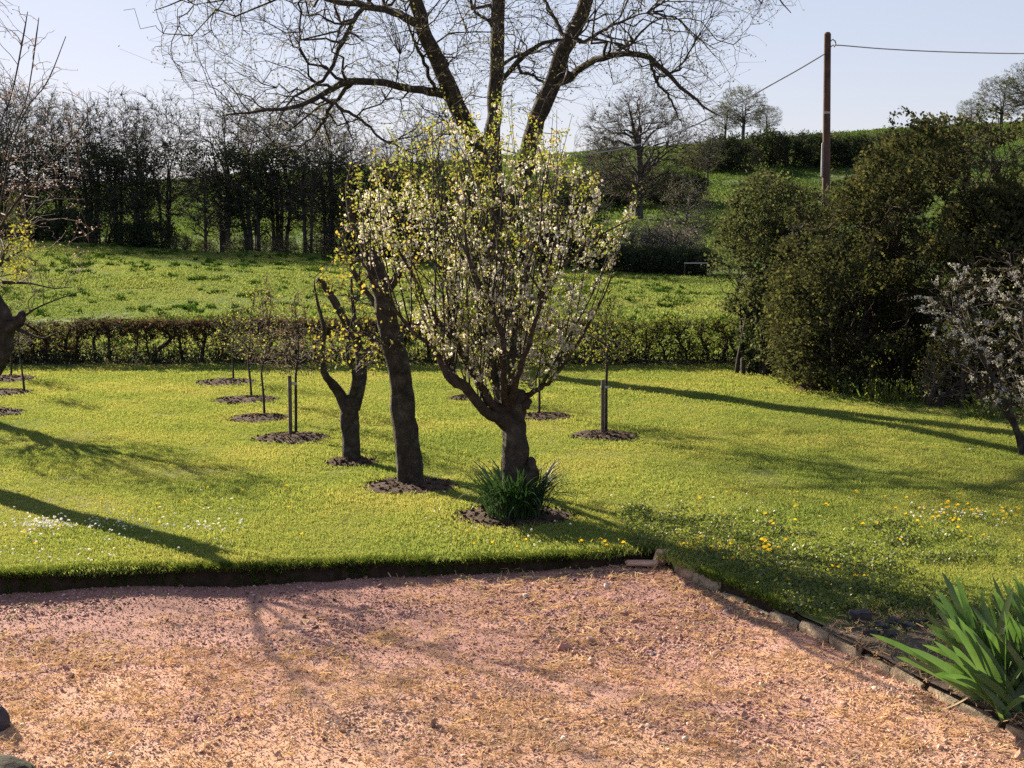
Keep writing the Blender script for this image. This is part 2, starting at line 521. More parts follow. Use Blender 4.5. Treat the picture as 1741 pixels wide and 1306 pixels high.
# ------------------------------------------------------------------ terrain
EDGE_PX = [(-900, 1015), (-400, 1005), (0, 995), (170, 990), (300, 986), (450, 981), (560, 977), (700, 972), (850, 967), (1000, 962), (1080, 956), (1135, 951)]
EDGE = np.array([Gp(x, y, -0.12)[:2] for x, y in EDGE_PX])
KERB_PX = [(1145, 958), (1200, 983), (1262, 1010), (1330, 1041), (1420, 1081), (1500, 1119), (1560, 1152), (1640, 1190), (1741, 1240)]
KERB = np.array([Gp(x, y, -0.06)[:2] for x, y in KERB_PX])
kd = unit(KERB[-1] - KERB[-3])
KERB = np.concatenate([KERB, [KERB[-1] + kd * 8]])
BOUND = np.concatenate([[[-60, EDGE[0][1] - 1]], EDGE, KERB])      # the lip between lawn and gravel, left to right


def near_lip(x, y):
    """how far beyond the lip a ground point lies, negative on the gravel side (roughly)"""
    p = np.stack([x, y], -1)
    best = np.full(len(p), 1e9)
    for a, b in zip(BOUND[:-1], BOUND[1:]):
        ab = b - a
        t = np.clip(((p - a) @ ab) / (ab @ ab), 0, 1)
        best = np.minimum(best, np.linalg.norm(p - (a + t[:, None] * ab), axis=1))
    poly = np.concatenate([BOUND, [[60, BOUND[-1][1]], [60, 90], [-60, 90]]])
    return np.where(inpoly(p[:, 0], p[:, 1], poly), best, -best)


# lawn: one sheet bounded by the lip
lip = []
for a, b in zip(BOUND[:-1], BOUND[1:]):
    n = max(2, int(np.linalg.norm(b - a) / 0.12))
    n = min(n, 60)
    for k in range(n):
        lip.append(a + (b - a) * k / n)
lip.append(BOUND[-1])
lip = np.array(lip)
lip[:, 0] += (vnoise(lip[:, 0] * 3, lip[:, 1] * 3, 0.5, 3) - 0.5) * 0.06
lip[:, 1] += (vnoise(lip[:, 0] * 3, lip[:, 1] * 3, 0.6, 4) - 0.5) * 0.12 + (vnoise(lip[:, 0], lip[:, 1], 1.3, 14) - 0.5) * 0.22 * (lip[:, 0] < 1.2)
import bmesh
bm = bmesh.new()
ring = [bm.verts.new((x, y, 0)) for x, y in lip]
tail = [bm.verts.new(c) for c in ((60, lip[-1][1], 0), (60, 40, 0), (-60, 40, 0))]
bm.faces.new(ring + tail)
bmesh.ops.triangulate(bm, faces=bm.faces[:])
me = bpy.data.meshes.new('lawn')
bm.to_mesh(me)
bm.free()
me.materials.append(M['lawn'])
lawn = link('lawn', me)
lawn['kind'] = 'structure'
if me.polygons[0].normal.z < 0:
    me.flip_normals()
# bank of bare soil under the lip
g = Geo()
n = len(lip)
rows = []
nrm = np.stack([np.gradient(lip[:, 1]), -np.gradient(lip[:, 0])], -1)
nrm = unit(nrm)
for k, (z, o) in enumerate(((-0.004, 0.02), (-0.03, 0.0), (-0.07, 0.01), (-0.12, 0.035), (-0.27, 0.06))):
    jit = (vnoise(np.arange(n), np.arange(n) * 0 + k * 5, 1.3, k) - 0.5) * 0.04
    rows.append(np.column_stack([lip + nrm * (o + jit * (k > 0))[:, None], np.full(n, z)]))
V = np.stack(rows, 1)
idx = np.arange(V.shape[0] * 5).reshape(-1, 5)
Q = np.stack([idx[:-1, :-1], idx[1:, :-1], idx[1:, 1:], idx[:-1, 1:]], -1).reshape(-1, 4)
g.add(V, Q)
o = g.build('soil_bank', M['soil'])
o['kind'] = 'structure'

# gravel yard: sheet with real small relief
gx, gy = np.arange(-9, 9.01, 0.05), np.arange(6.5, 19.51, 0.05)
X, Y = np.meshgrid(gx, gy, indexing='ij')


def gravel_z(x, y):
    return -0.125 - 0.06 * np.clip((0.5 - x) / 3, 0, 1) * np.clip((y - 12) / 3, 0, 1) + 0.03 * (vnoise(x, y, 0.9, 1) - 0.5) + 0.016 * (vnoise(x, y, 0.22, 2) - 0.5) + 0.012 * (vnoise(x, y, 0.09, 5) - 0.5)


def grid(X, Y, Z):
    idx = np.arange(X.size).reshape(X.shape)
    Q = np.stack([idx[:-1, :-1], idx[1:, :-1], idx[1:, 1:], idx[:-1, 1:]], -1).reshape(-1, 4)
    return np.stack([X, Y, Z], -1).reshape(-1, 3), Q


g = Geo().add(*grid(X, Y, gravel_z(X, Y)))
o = g.build('gravel_yard', M['gravel'])
o['kind'] = 'structure'
g = Geo()
g.add([[-60, -25, -0.26], [60, -25, -0.26], [60, 19.8, -0.26], [-60, 19.8, -0.26]], [[0, 1, 2, 3]])
o = g.build('ground', M['gravel'], smooth=False)
o['kind'] = 'structure'

# pasture and hill: heights that give the field edge, the second hedge and the skyline
PXK = [-900, 0, 300, 540, 1020, 1200, 1540, 1741, 2600]
FAR = [405, 410, 424, 438, 464, 474, 480, 482, 480]
MID = [400, 375, 352, 338, 305, 290, 276, 270, 250]
CRE = [350, 330, 308, 292, 258, 246, 221, 211, 190]


def hill_z(x, d):
    x, d = np.asarray(x, float), np.asarray(d, float)
    px = CX + F * x / np.maximum(d, 1)
    zf = H + (YH - np.interp(px, PXK, FAR)) / F * 92
    zm = H + (YH - np.interp(px, PXK, MID)) / F * 170
    zc = H + (YH - np.interp(px, PXK, CRE)) / F * 235
    dip = 0.9 * np.exp(-((d - 103) / 6.0) ** 2)  # unseen hollow, added so the far trees' shadows mostly miss the pasture
    z = np.where(d < 92, zf * np.clip((d - 39) / 53, 0, 1) ** 1.1,
        np.where(d < 170, zf + (zm - zf) * np.clip((d - 92) / 78, 0, 1) ** 1.15 - dip,
        np.where(d < 235, zm + (zc - zm) * (d - 170) / 65, zc - (d - 235) * 0.12)))
    return z + 0.25 * (vnoise(x, d, 7, 3) - 0.5) * np.clip((d - 41) / 10, 0, 1)


ds = np.concatenate([np.arange(39.5, 125, 1.0), np.arange(125, 290, 3.0), np.arange(290, 421, 26)])
vs = np.linspace(-0.9, 0.9, 241)
D, Vv = np.meshgrid(ds, vs, indexing='ij')
o = Geo().add(*grid((Vv * D).T, D.T, (hill_z(Vv * D, D) - 0.012).T)).build('pasture_hill', M['pasture'])
o['kind'] = 'structure'
if o.data.polygons[0].normal.z < 0:
    o.data.flip_normals()


# ------------------------------------------------------------------ scattering (grass, stones): instances on given points
def make_scatter_group():
    ng = bpy.data.node_groups.new('scatter', 'GeometryNodeTree')
    ng.interface.new_socket('Geometry', in_out='INPUT', socket_type='NodeSocketGeometry')
    ng.interface.new_socket('Pieces', in_out='INPUT', socket_type='NodeSocketCollection')
    ng.interface.new_socket('Geometry', in_out='OUTPUT', socket_type='NodeSocketGeometry')
    L = ng.links
    gi, go = nn(ng, 'NodeGroupInput'), nn(ng, 'NodeGroupOutput')
    ci = nn(ng, 'GeometryNodeCollectionInfo')
    ci.inputs['Separate Children'].default_value = True
    ci.inputs['Reset Children'].default_value = True
    L.new(gi.outputs['Pieces'], ci.inputs['Collection'])
    ip = nn(ng, 'GeometryNodeInstanceOnPoints')
    ip.inputs['Pick Instance'].default_value = True
    L.new(gi.outputs['Geometry'], ip.inputs['Points'])
    L.new(ci.outputs[0], ip.inputs['Instance'])
    for nm, ty, so_ in (('pick', 'INT', 'Instance Index'), ('rot', 'FLOAT_VECTOR', 'Rotation'), ('size', 'FLOAT_VECTOR', 'Scale')):
        a = nn(ng, 'GeometryNodeInputNamedAttribute', data_type=ty)
        a.inputs['Name'].default_value = nm
        L.new(a.outputs[0], ip.inputs[so_])
    L.new(ip.outputs[0], go.inputs[0])
    return ng


SCAT = make_scatter_group()


def scatter(name, pos, size, meshes, tilt=0.15, rg=RG):
    c = bpy.data.collections.new(name + '_pieces')
    for k, m_ in enumerate(meshes):
        c.objects.link(bpy.data.objects.new('%s_piece_%02d' % (name, k), m_))
    n = len(pos)
    me = bpy.data.meshes.new(name)
    me.vertices.add(n)
    me.vertices.foreach_set('co', np.asarray(pos, np.float32).ravel())
    sz = np.asarray(size, np.float32)
    if sz.ndim == 1:
        sz = np.repeat(sz[:, None], 3, 1)
    rot = np.column_stack([rg.normal(0, tilt, n), rg.normal(0, tilt, n), rg.uniform(0, 6.283, n)]).astype(np.float32)
    me.attributes.new('size', 'FLOAT_VECTOR', 'POINT').data.foreach_set('vector', sz.ravel())
    me.attributes.new('rot', 'FLOAT_VECTOR', 'POINT').data.foreach_set('vector', rot.ravel())
    me.attributes.new('pick', 'INT', 'POINT').data.foreach_set('value', rg.integers(0, len(meshes), n).astype(np.int32))
    o = link(name, me, None, True)
    md = o.modifiers.new('scatter', 'NODES')
    md.node_group = SCAT
    for it in SCAT.interface.items_tree:
        if it.in_out == 'INPUT' and it.socket_type == 'NodeSocketCollection':
            md[it.identifier] = c
    return o


def tuft_mesh(name, mat, nb, r, h, wd, lean=0.5, rg=RG):
    g = Geo()
    a = rg.uniform(0, 6.283, nb)
    p = np.column_stack([np.cos(a), np.sin(a), np.zeros(nb)]) * (r * np.sqrt(rg.uniform(0, 1, nb)))[:, None]
    ln = rg.uniform(0.1, 1, nb) * lean
    az = rg.uniform(0, 6.283, nb)
    dr = np.column_stack([np.cos(az) * ln, np.sin(az) * ln, np.ones(nb)])
    hh = h * rg.uniform(0.55, 1.15, nb)
    side = unit(np.cross(dr, np.column_stack([np.cos(az + 0.8), np.sin(az + 0.8), np.zeros(nb)])))
    mid = p + unit(dr) * (hh * 0.55)[:, None]
    bend = unit(dr + np.column_stack([np.cos(az), np.sin(az), np.full(nb, -0.3)]) * 0.5 * ln[:, None])
    tip = mid + bend * (hh * 0.5)[:, None]
    w0, w1 = wd * 0.5, wd * 0.42
    V = np.stack([p - side * w0, p + side * w0, mid + side * w1, mid - side * w1, tip], 1)
    b = np.arange(nb)[:, None] * 5
    return g.add(V.reshape(-1, 3), b + np.array([[0, 1, 2, 3]]), b + np.array([[3, 2, 4]])).mesh(name, mat, False)


MULCH = [  # photo x, y of ring centre, radius in m
    (385, 652, .82), (420, 682, .75), (443, 713, .64), (497, 747, .7), (599, 788, .45), (697, 829, .7), (872, 880, .82),
    (1027, 743, .62), (926, 711, .6), (793, 679, .4), (10, 646, .8), (0, 670, .75), (-18, 704, .7)]
MW = [(Gp(x, y), r) for x, y, r in MULCH]


def frustum_pts(n, d0, d1, power=1.0, margin=1.12):
    d = d0 + (d1 - d0) * RG.uniform(0, 1, n) ** power
    half = 870.5 / F * margin
    x = RG.uniform(-1, 1, n) * (d * half + 0.4)
    return x, d


def keep_off(x, y, pad=0.0):
    k = np.ones(len(x), bool)
    for c, r in MW:
        k &= ((x - c[0]) ** 2 + (y - c[1]) ** 2) > ((r * (0.86 + 0.2 * vnoise(np.arctan2(y - c[1], x - c[0]) * 3, c[0], 1, 2)) + pad) ** 2)
    return k


tufts = [tuft_mesh('grass_tuft', M['grass'], 20, 0.1, 0.03, 0.0062, 1.1) for _ in range(6)]
# density falls with distance, blades widen there so that the cover stays closed
n = 150000
u = RG.uniform(0, 1, n)
d = 1 / (1 / 12.0 - u * (1 / 12.0 - 1 / 39.5))
x = RG.uniform(-1, 1, n) * (d * 0.348 * 1.1 + 0.6)
far_extra = frustum_pts(60000, 22, 39.5, 0.8)
x, d = np.concatenate([x, far_extra[0]]), np.concatenate([d, far_extra[1]])
lp = near_lip(x, d)
k = (lp > np.where((x > 1.75) & (d < 15.6), 0.09, 0.0)) & keep_off(x, d, -0.03)
BED = np.array([Gp(x_, y_)[:2] for x_, y_ in [(1395, 1068), (1440, 1040), (1560, 1040), (1700, 1080), (1900, 1150), (1900, 1330), (1741, 1236), (1640, 1188), (1560, 1150), (1500, 1117)]])
bed = inpoly(x, d, BED)                                       # bare bed beside the kerb
k &= ~(bed & (RG.uniform(0, 1, len(x)) < 0.93))
x, d, lp = x[k], d[k], lp[k]
sz = (0.7 + 0.8 * vnoise(x, d, 0.8, 8)) * (0.75 + 0.5 * vnoise(x, d, 3.5, 9)) * np.interp(d, [12, 22, 40], [1.0, 1.2, 1.6])
sz *= np.where(lp < 0.25, 1.2, 0.9)
sz3 = np.column_stack([sz * np.interp(d, [12, 40], [1, 1.3]), sz * np.interp(d, [12, 40], [1, 1.3]), sz])
scatter('lawn_grass', np.column_stack([x, d, np.zeros(len(x))]), sz3, tufts)
# longer overhanging fringe along the lip
i = RG.integers(14, len(lip) - 12, 7500)
off = np.abs(RG.normal(0, 0.06, len(i))) - 0.03
fp = lip[i] - nrm[i] * off[:, None] + RG.normal(0, 0.02, (len(i), 2))
kk = ((fp[:, 0] < 1.7) | (RG.uniform(0, 1, len(i)) < 0.3)) & ~((fp[:, 0] > 2.7))
kk &= vnoise(fp[:, 0], fp[:, 1], 0.5, 21) > 0.2
fringe = [tuft_mesh('fringe_tuft', M['fringe'], 16, 0.05, 0.1, 0.008, 1.3) for _ in range(4)]
scatter('lip_fringe', np.column_stack([fp[kk], np.full(kk.sum(), -0.01)]), RG.uniform(0.6, 1.25, kk.sum()), fringe)

i = RG.integers(14, len(lip) - 12, 3400)
zb = -RG.uniform(0, .17, len(i)) ** 1.0
fp = lip[i] + nrm[i] * (.012 - zb * .12)[:, None]
kk = (vnoise(fp[:, 0], fp[:, 1], .35, 23) + RG.uniform(0, .4, len(i)) > .72) & (fp[:, 0] < 1.7)
scatter('bank_grass', np.column_stack([fp[kk], zb[kk] - .02]), RG.uniform(.4, .9, kk.sum()), fringe, .5)

# pasture grass
ptufts = [tuft_mesh('pasture_tuft', M['pasture_grass'], 16, 0.3, 0.07, 0.03, 1.1) for _ in range(5)]
htufts = [tuft_mesh('hill_tuft', M['hill_grass'], 16, 0.4, 0.09, 0.05, 1.2) for _ in range(4)]
x, d = frustum_pts(110000, 40, 98, 0.8)
z = hill_z(x, d)
sz = (0.5 + 1.0 * vnoise(x, d, 2.5, 12)) * (0.7 + 0.6 * vnoise(x, d, 9, 13)) * 1.1
scatter('pasture_grass', np.column_stack([x, d, z - 0.02]), sz, ptufts)
ttufts = [tuft_mesh('tussock', M['tussock'], 34, 0.2, 0.32, 0.05, 0.9) for _ in range(4)]
x, d = frustum_pts(60000, 96, 242, 0.9)
scatter('hill_grass', np.column_stack([x, d, hill_z(x, d) - 0.03]), (0.6 + 0.9 * vnoise(x, d, 6, 17)) * np.interp(d, [96, 240], [1.6, 2.6]), htufts)
x, d = frustum_pts(4200, 40.5, 94, 0.75)
k = vnoise(x, d, 3, 31) * .6 + vnoise(x, d, .8, 32) * .5 > 0.55
x, d = x[k], d[k]
scatter('pasture_tussocks', np.column_stack([x, d, hill_z(x, d) - 0.03]), np.column_stack([RG.uniform(0.35, 1.6, len(x)), RG.uniform(0.4, 0.9, len(x)), RG.uniform(0.35, 0.9, len(x))]), ttufts)

# gravel stones, straw and small weeds
def pebble(name, mat, sx, sy, sz_):
    bm = bmesh.new()
    bmesh.ops.create_icosphere(bm, subdivisions=1, radius=0.5)
    for v in bm.verts:
        k_ = RG.uniform(0.75, 1.2)
        v.co = (v.co.x * sx * k_, v.co.y * sy * k_, v.co.z * sz_ * k_)
    m_ = bpy.data.meshes.new(name)
    bm.to_mesh(m_)
    bm.free()
    m_.materials.append(mat)
    return m_


pebs = [pebble('pebble', M['stone'], RG.uniform(.8, 1.3), RG.uniform(.7, 1), RG.uniform(.45, .8)) for _ in range(8)]
x, d = frustum_pts(230000, 9.5, 18.2, 0.85)
k = near_lip(x, d) < -0.02
x, d = x[k], d[k]
sz = 0.0095 * RG.lognormal(0, 0.55, len(x)) * (0.6 + 0.8 * vnoise(x, d, 0.7, 41))
scatter('gravel_stones', np.column_stack([x, d, gravel_z(x, d) + sz * 0.2]), sz, pebs, 0.5)


def straw_mesh(name):
    nb = 9
    p = np.column_stack([RG.normal(0, 0.05, nb), RG.normal(0, 0.05, nb), RG.uniform(0.002, 0.022, nb)])
    a = RG.uniform(0, 6.283, nb)
    dr = np.column_stack([np.cos(a), np.sin(a), RG.normal(0.12, 0.3, nb)]) * RG.uniform(0.015, 0.045, nb)[:, None]
    sdv = np.column_stack([-np.sin(a), np.cos(a), RG.normal(0, .4, nb)]) * 0.0028
    V = np.stack([p - dr - sdv, p - dr + sdv, p + dr + sdv, p + dr - sdv], 1)
    return Geo().add(V.reshape(-1, 3), np.arange(nb * 4).reshape(nb, 4)).mesh(name, M['straw'], False)


straws = [straw_mesh('straw') for _ in range(6)]
pebs_small = [pebble('crumb', M['mulch'], .04 * RG.uniform(.6, 1.3), .03, .02) for _ in range(5)]
x, d = frustum_pts(11000, 9.5, 18.2, 0.85)
k = (near_lip(x, d) < -0.02) & (vnoise(x, d, 0.8, 51) * 0.6 + vnoise(x, d, 2.6, 52) * 0.6 > RG.uniform(0.25, 0.85, len(x)) + np.interp(d, [11, 16], [-.1, .3]))
x, d = x[k], d[k]
scatter('dry_moss_and_straw', np.column_stack([x, d, gravel_z(x, d)]), RG.uniform(0.7, 1.5, len(x)), straws)

n = 1500
bx_ = RG.uniform(BED.min(0), BED.max(0), (n, 2))
bx_ = bx_[inpoly(bx_[:, 0], bx_[:, 1], BED)]
scatter('bed_litter', np.column_stack([bx_, np.full(len(bx_), .012)]), RG.uniform(.5, 1.3, len(bx_)), straws + pebs_small, .4)
clover = []
for _ in range(4):
    nb = 22
    p = np.column_stack([RG.normal(0, 0.06, nb), RG.normal(0, 0.06, nb), RG.uniform(0.01, 0.055, nb)])
    V, Q = leaves(p, 0.025, asp=0.8, axis=np.column_stack([RG.normal(0, 1, (nb, 2)), RG.normal(0.2, 0.4, nb)]), spread=0.3)
    clover.append(Geo().add(V, Q).mesh('clover', M['weed'], False))
x = RG.uniform(1.4, 6.2, 9000)
d = RG.uniform(11.5, 19, 9000)
lp = near_lip(x, d)
k = (lp > 0.02) & (vnoise(x, d, 0.28, 61) * .6 + vnoise(x, d, 1.1, 62) * .4 + np.interp(lp, [.1, .4, 2.6], [0.0, .55, -0.05]) > 0.6) & ~(inpoly(x, d, BED) & (RG.uniform(0, 1, 9000) < 0.85))
x, d = x[k], d[k]
scatter('clover_and_weeds', np.column_stack([x, d, np.zeros(len(x))]), RG.uniform(0.7, 1.6, len(x)), clover, 0.3)
x, d = frustum_pts(1500, 9.5, 18, 0.8)
lp = near_lip(x, d)
k = (lp < -0.03) & (RG.uniform(0, 1, 1500) < np.interp(-lp, [0, 0.4, 3], [0.9, 0.15, 0.04]))
x, d = x[k], d[k]
scatter('gravel_weeds', np.column_stack([x, d, gravel_z(x, d) - 0.01]), RG.uniform(0.4, 0.9, len(x)), clover, 0.3)
# ------------------------------------------------------------------ daisies and dandelions
def flower_head(nbp, r, zc):
    a = np.arange(nbp) * 6.283 / nbp
    V = [[0, 0, zc]] + [[math.cos(t) * r * RG.uniform(.85, 1.1), math.sin(t) * r * RG.uniform(.85, 1.1), zc + RG.uniform(-.004, .006)] for t in a]
    T = [[0, 1 + k_, 1 + (k_ + 1) % nbp] for k_ in range(nbp)]
    return np.array(V), T


def flower_mesh(name, mat, r, zc, dome):
    g = Geo()
    V, T = flower_head(9, r, zc)
    g.add(V, None, T)
    V, T = flower_head(7, r * .6, zc + dome)
    g.add(V, None, T)
    return g.mesh(name, mat, False)


daisy = [flower_mesh('daisy', M['daisy'], 0.012, 0.07 + 0.01 * k_, 0.004) for k_ in range(3)]
px_ = np.concatenate([RG.normal(80, 28, 90), RG.normal(70, 40, 40), RG.normal(210, 50, 60), RG.normal(350, 25, 25), RG.uniform(0, 420, 70), RG.uniform(700, 1741, 80), RG.normal(1620, 40, 45), RG.uniform(0, 200, 30)])
py_ = np.concatenate([RG.normal(899, 4, 90), RG.normal(902, 6, 40), RG.normal(900, 9, 60), RG.normal(906, 3, 25), RG.normal(905, 25, 70), RG.normal(895, 35, 80), RG.normal(885, 5, 45), RG.normal(958, 6, 30)])
P_ = Gp(px_, py_)
k = (near_lip(P_[:, 0], P_[:, 1]) > 0.05) & keep_off(P_[:, 0], P_[:, 1])
scatter('daisies', P_[k], RG.uniform(0.8, 1.5, k.sum()), daisy, 0.3)

dm = []
for k_ in range(3):
    g = Geo()
    V, T = flower_head(11, 0.027, 0.09)
    g.add(V, None, T)
    V, T = flower_head(9, 0.018, 0.102)
    g.add(V, None, T)
    dm.append((g.mesh('flower_head', M['dandelion'], False),
               Geo().add(*tubes([[[0.006, 0, -0.005], [0.002, 0, 0.045], [0, 0, 0.086]]], [[.0022] * 3], 4)).mesh('stalk', M['weed'])))
px_ = np.concatenate([RG.uniform(1150, 1340, 26), RG.uniform(1180, 1741, 45), RG.uniform(800, 1150, 12), RG.normal(1640, 60, 34), RG.normal(1310, 12, 7), RG.uniform(1240, 1480, 10), RG.uniform(20, 800, 16)])
py_ = np.concatenate([RG.uniform(930, 950, 26), RG.uniform(840, 930, 45), RG.uniform(925, 945, 12), RG.normal(882, 10, 34), RG.normal(937, 4, 7), RG.uniform(950, 1000, 10), RG.uniform(830, 940, 16)])
P_ = Gp(px_, py_)
k = (near_lip(P_[:, 0], P_[:, 1]) > 0.05) & keep_off(P_[:, 0], P_[:, 1])
for j, p in enumerate(P_[k]):
    t_ = thing('dandelion', 'yellow dandelion flower open in the short lawn grass', 'flower', p, 'dandelions in the lawn', RG.uniform(0, 6))
    t_.scale = [RG.uniform(0.65, 1.1)] * 3
    link('flower_head', dm[j % 3][0], t_)
    link('stalk', dm[j % 3][1], t_)

# ------------------------------------------------------------------ mulch rings
MLAB = ['brown mulch ring around the farthest young tree, nearest the hedge, left row',
        'brown mulch ring under the slender young tree second from the hedge, left row',
        'brown mulch ring under the young tree just left of the double stakes',
        'brown mulch ring with pale chips under the twin-staked tree on the left',
        'small patch of bare soil round the forked tree with a cut limb',
        'wide brown mulch ring round the leaning thick trunk',
        'dark mulch bed under the daylilies and the white blossoming tree',
        'brown mulch ring under the staked young tree right of the blossom tree',
        'brown mulch ring half hidden behind the blossom tree trunk',
        'small far mulch patch seen left of the blossom tree trunk',
        'far mulch ring cut by the left edge, closest to the hedge',
        'middle one of three mulch rings cut by the left edge',
        'nearest of three mulch rings cut by the left edge']
for (c, r), lab in zip(MW, MLAB):
    t_ = thing('mulch_ring', lab, 'mulch bed', c, 'mulch rings round the orchard trees')
    nr, na = 9, 40
    a = np.arange(na) * 6.283 / na
    rr = r * (0.9 + 0.22 * vnoise(np.cos(a) * 2 + 5, np.sin(a) * 2 + c[0], 0.8, 3))
    V = []
    for q in range(nr):
        f = (q + 0.02) / (nr - 1)
        zz = 0.075 * (1 - f ** 2) + RG.normal(0, 0.016, na) * (q < nr - 1) - (0.03 if q == nr - 1 else 0)
        V.append(np.column_stack([np.cos(a) * rr * f, np.sin(a) * rr * f, zz + 0.004]))
    idx = np.arange(nr * na).reshape(nr, na)
    Q = np.stack([idx[:-1], np.roll(idx[:-1], -1, 1), np.roll(idx[1:], -1, 1), idx[1:]], -1).reshape(-1, 4)
    Geo().add(np.concatenate(V), Q).build('mound', M['mulch'], t_)
    g = Geo()
    nc = int(420 * r)
    aa, ra = RG.uniform(0, 6.283, nc), np.sqrt(RG.uniform(0, 1, nc)) * r * 1.06
    p = np.column_stack([np.cos(aa) * ra, np.sin(aa) * ra, 0.075 * np.clip(1 - (ra / r) ** 2, 0, 1) + 0.012])
    g.add(*leaves(p, 0.06, asp=0.55))
    g.add(*leaves(p, 0.06, asp=0.55))
    g.build('chips', M['mulch'], t_, False, True)


# ------------------------------------------------------------------ hero trees
RS = [1.0]


def px_limb(ctrl, n=14):
    """control rows: photo x, y, distance, radius"""
    c = np.asarray(ctrl, float)
    return crom(Wp(c[:, 0], c[:, 1], c[:, 2]), c[:, 3] * RS[0], n)


def limb_obj(name, pts, rad, base, mat, parent, sides=10, lump=0.07):
    g = Geo().add(*tubes((pts - base)[None], rad[None], sides, lump))
    # close the far end
    n_ = g.n
    ring_ = g.V[0][-sides:]
    g.add(np.concatenate([ring_, [ring_.mean(0) + unit(pts[-1] - pts[-2]) * rad[-1] * 0.5]]), None, [[k_, (k_ + 1) % sides, sides] for k_ in range(sides)])
    return g.build(name, mat, parent)


def batch(parent, name, items, base, mat, sides=4):
    g = Geo()
    for pts, rad in items:
        g.add(*tubes(pts - base, rad, sides))
    return g.build(name, mat, parent, True, True)


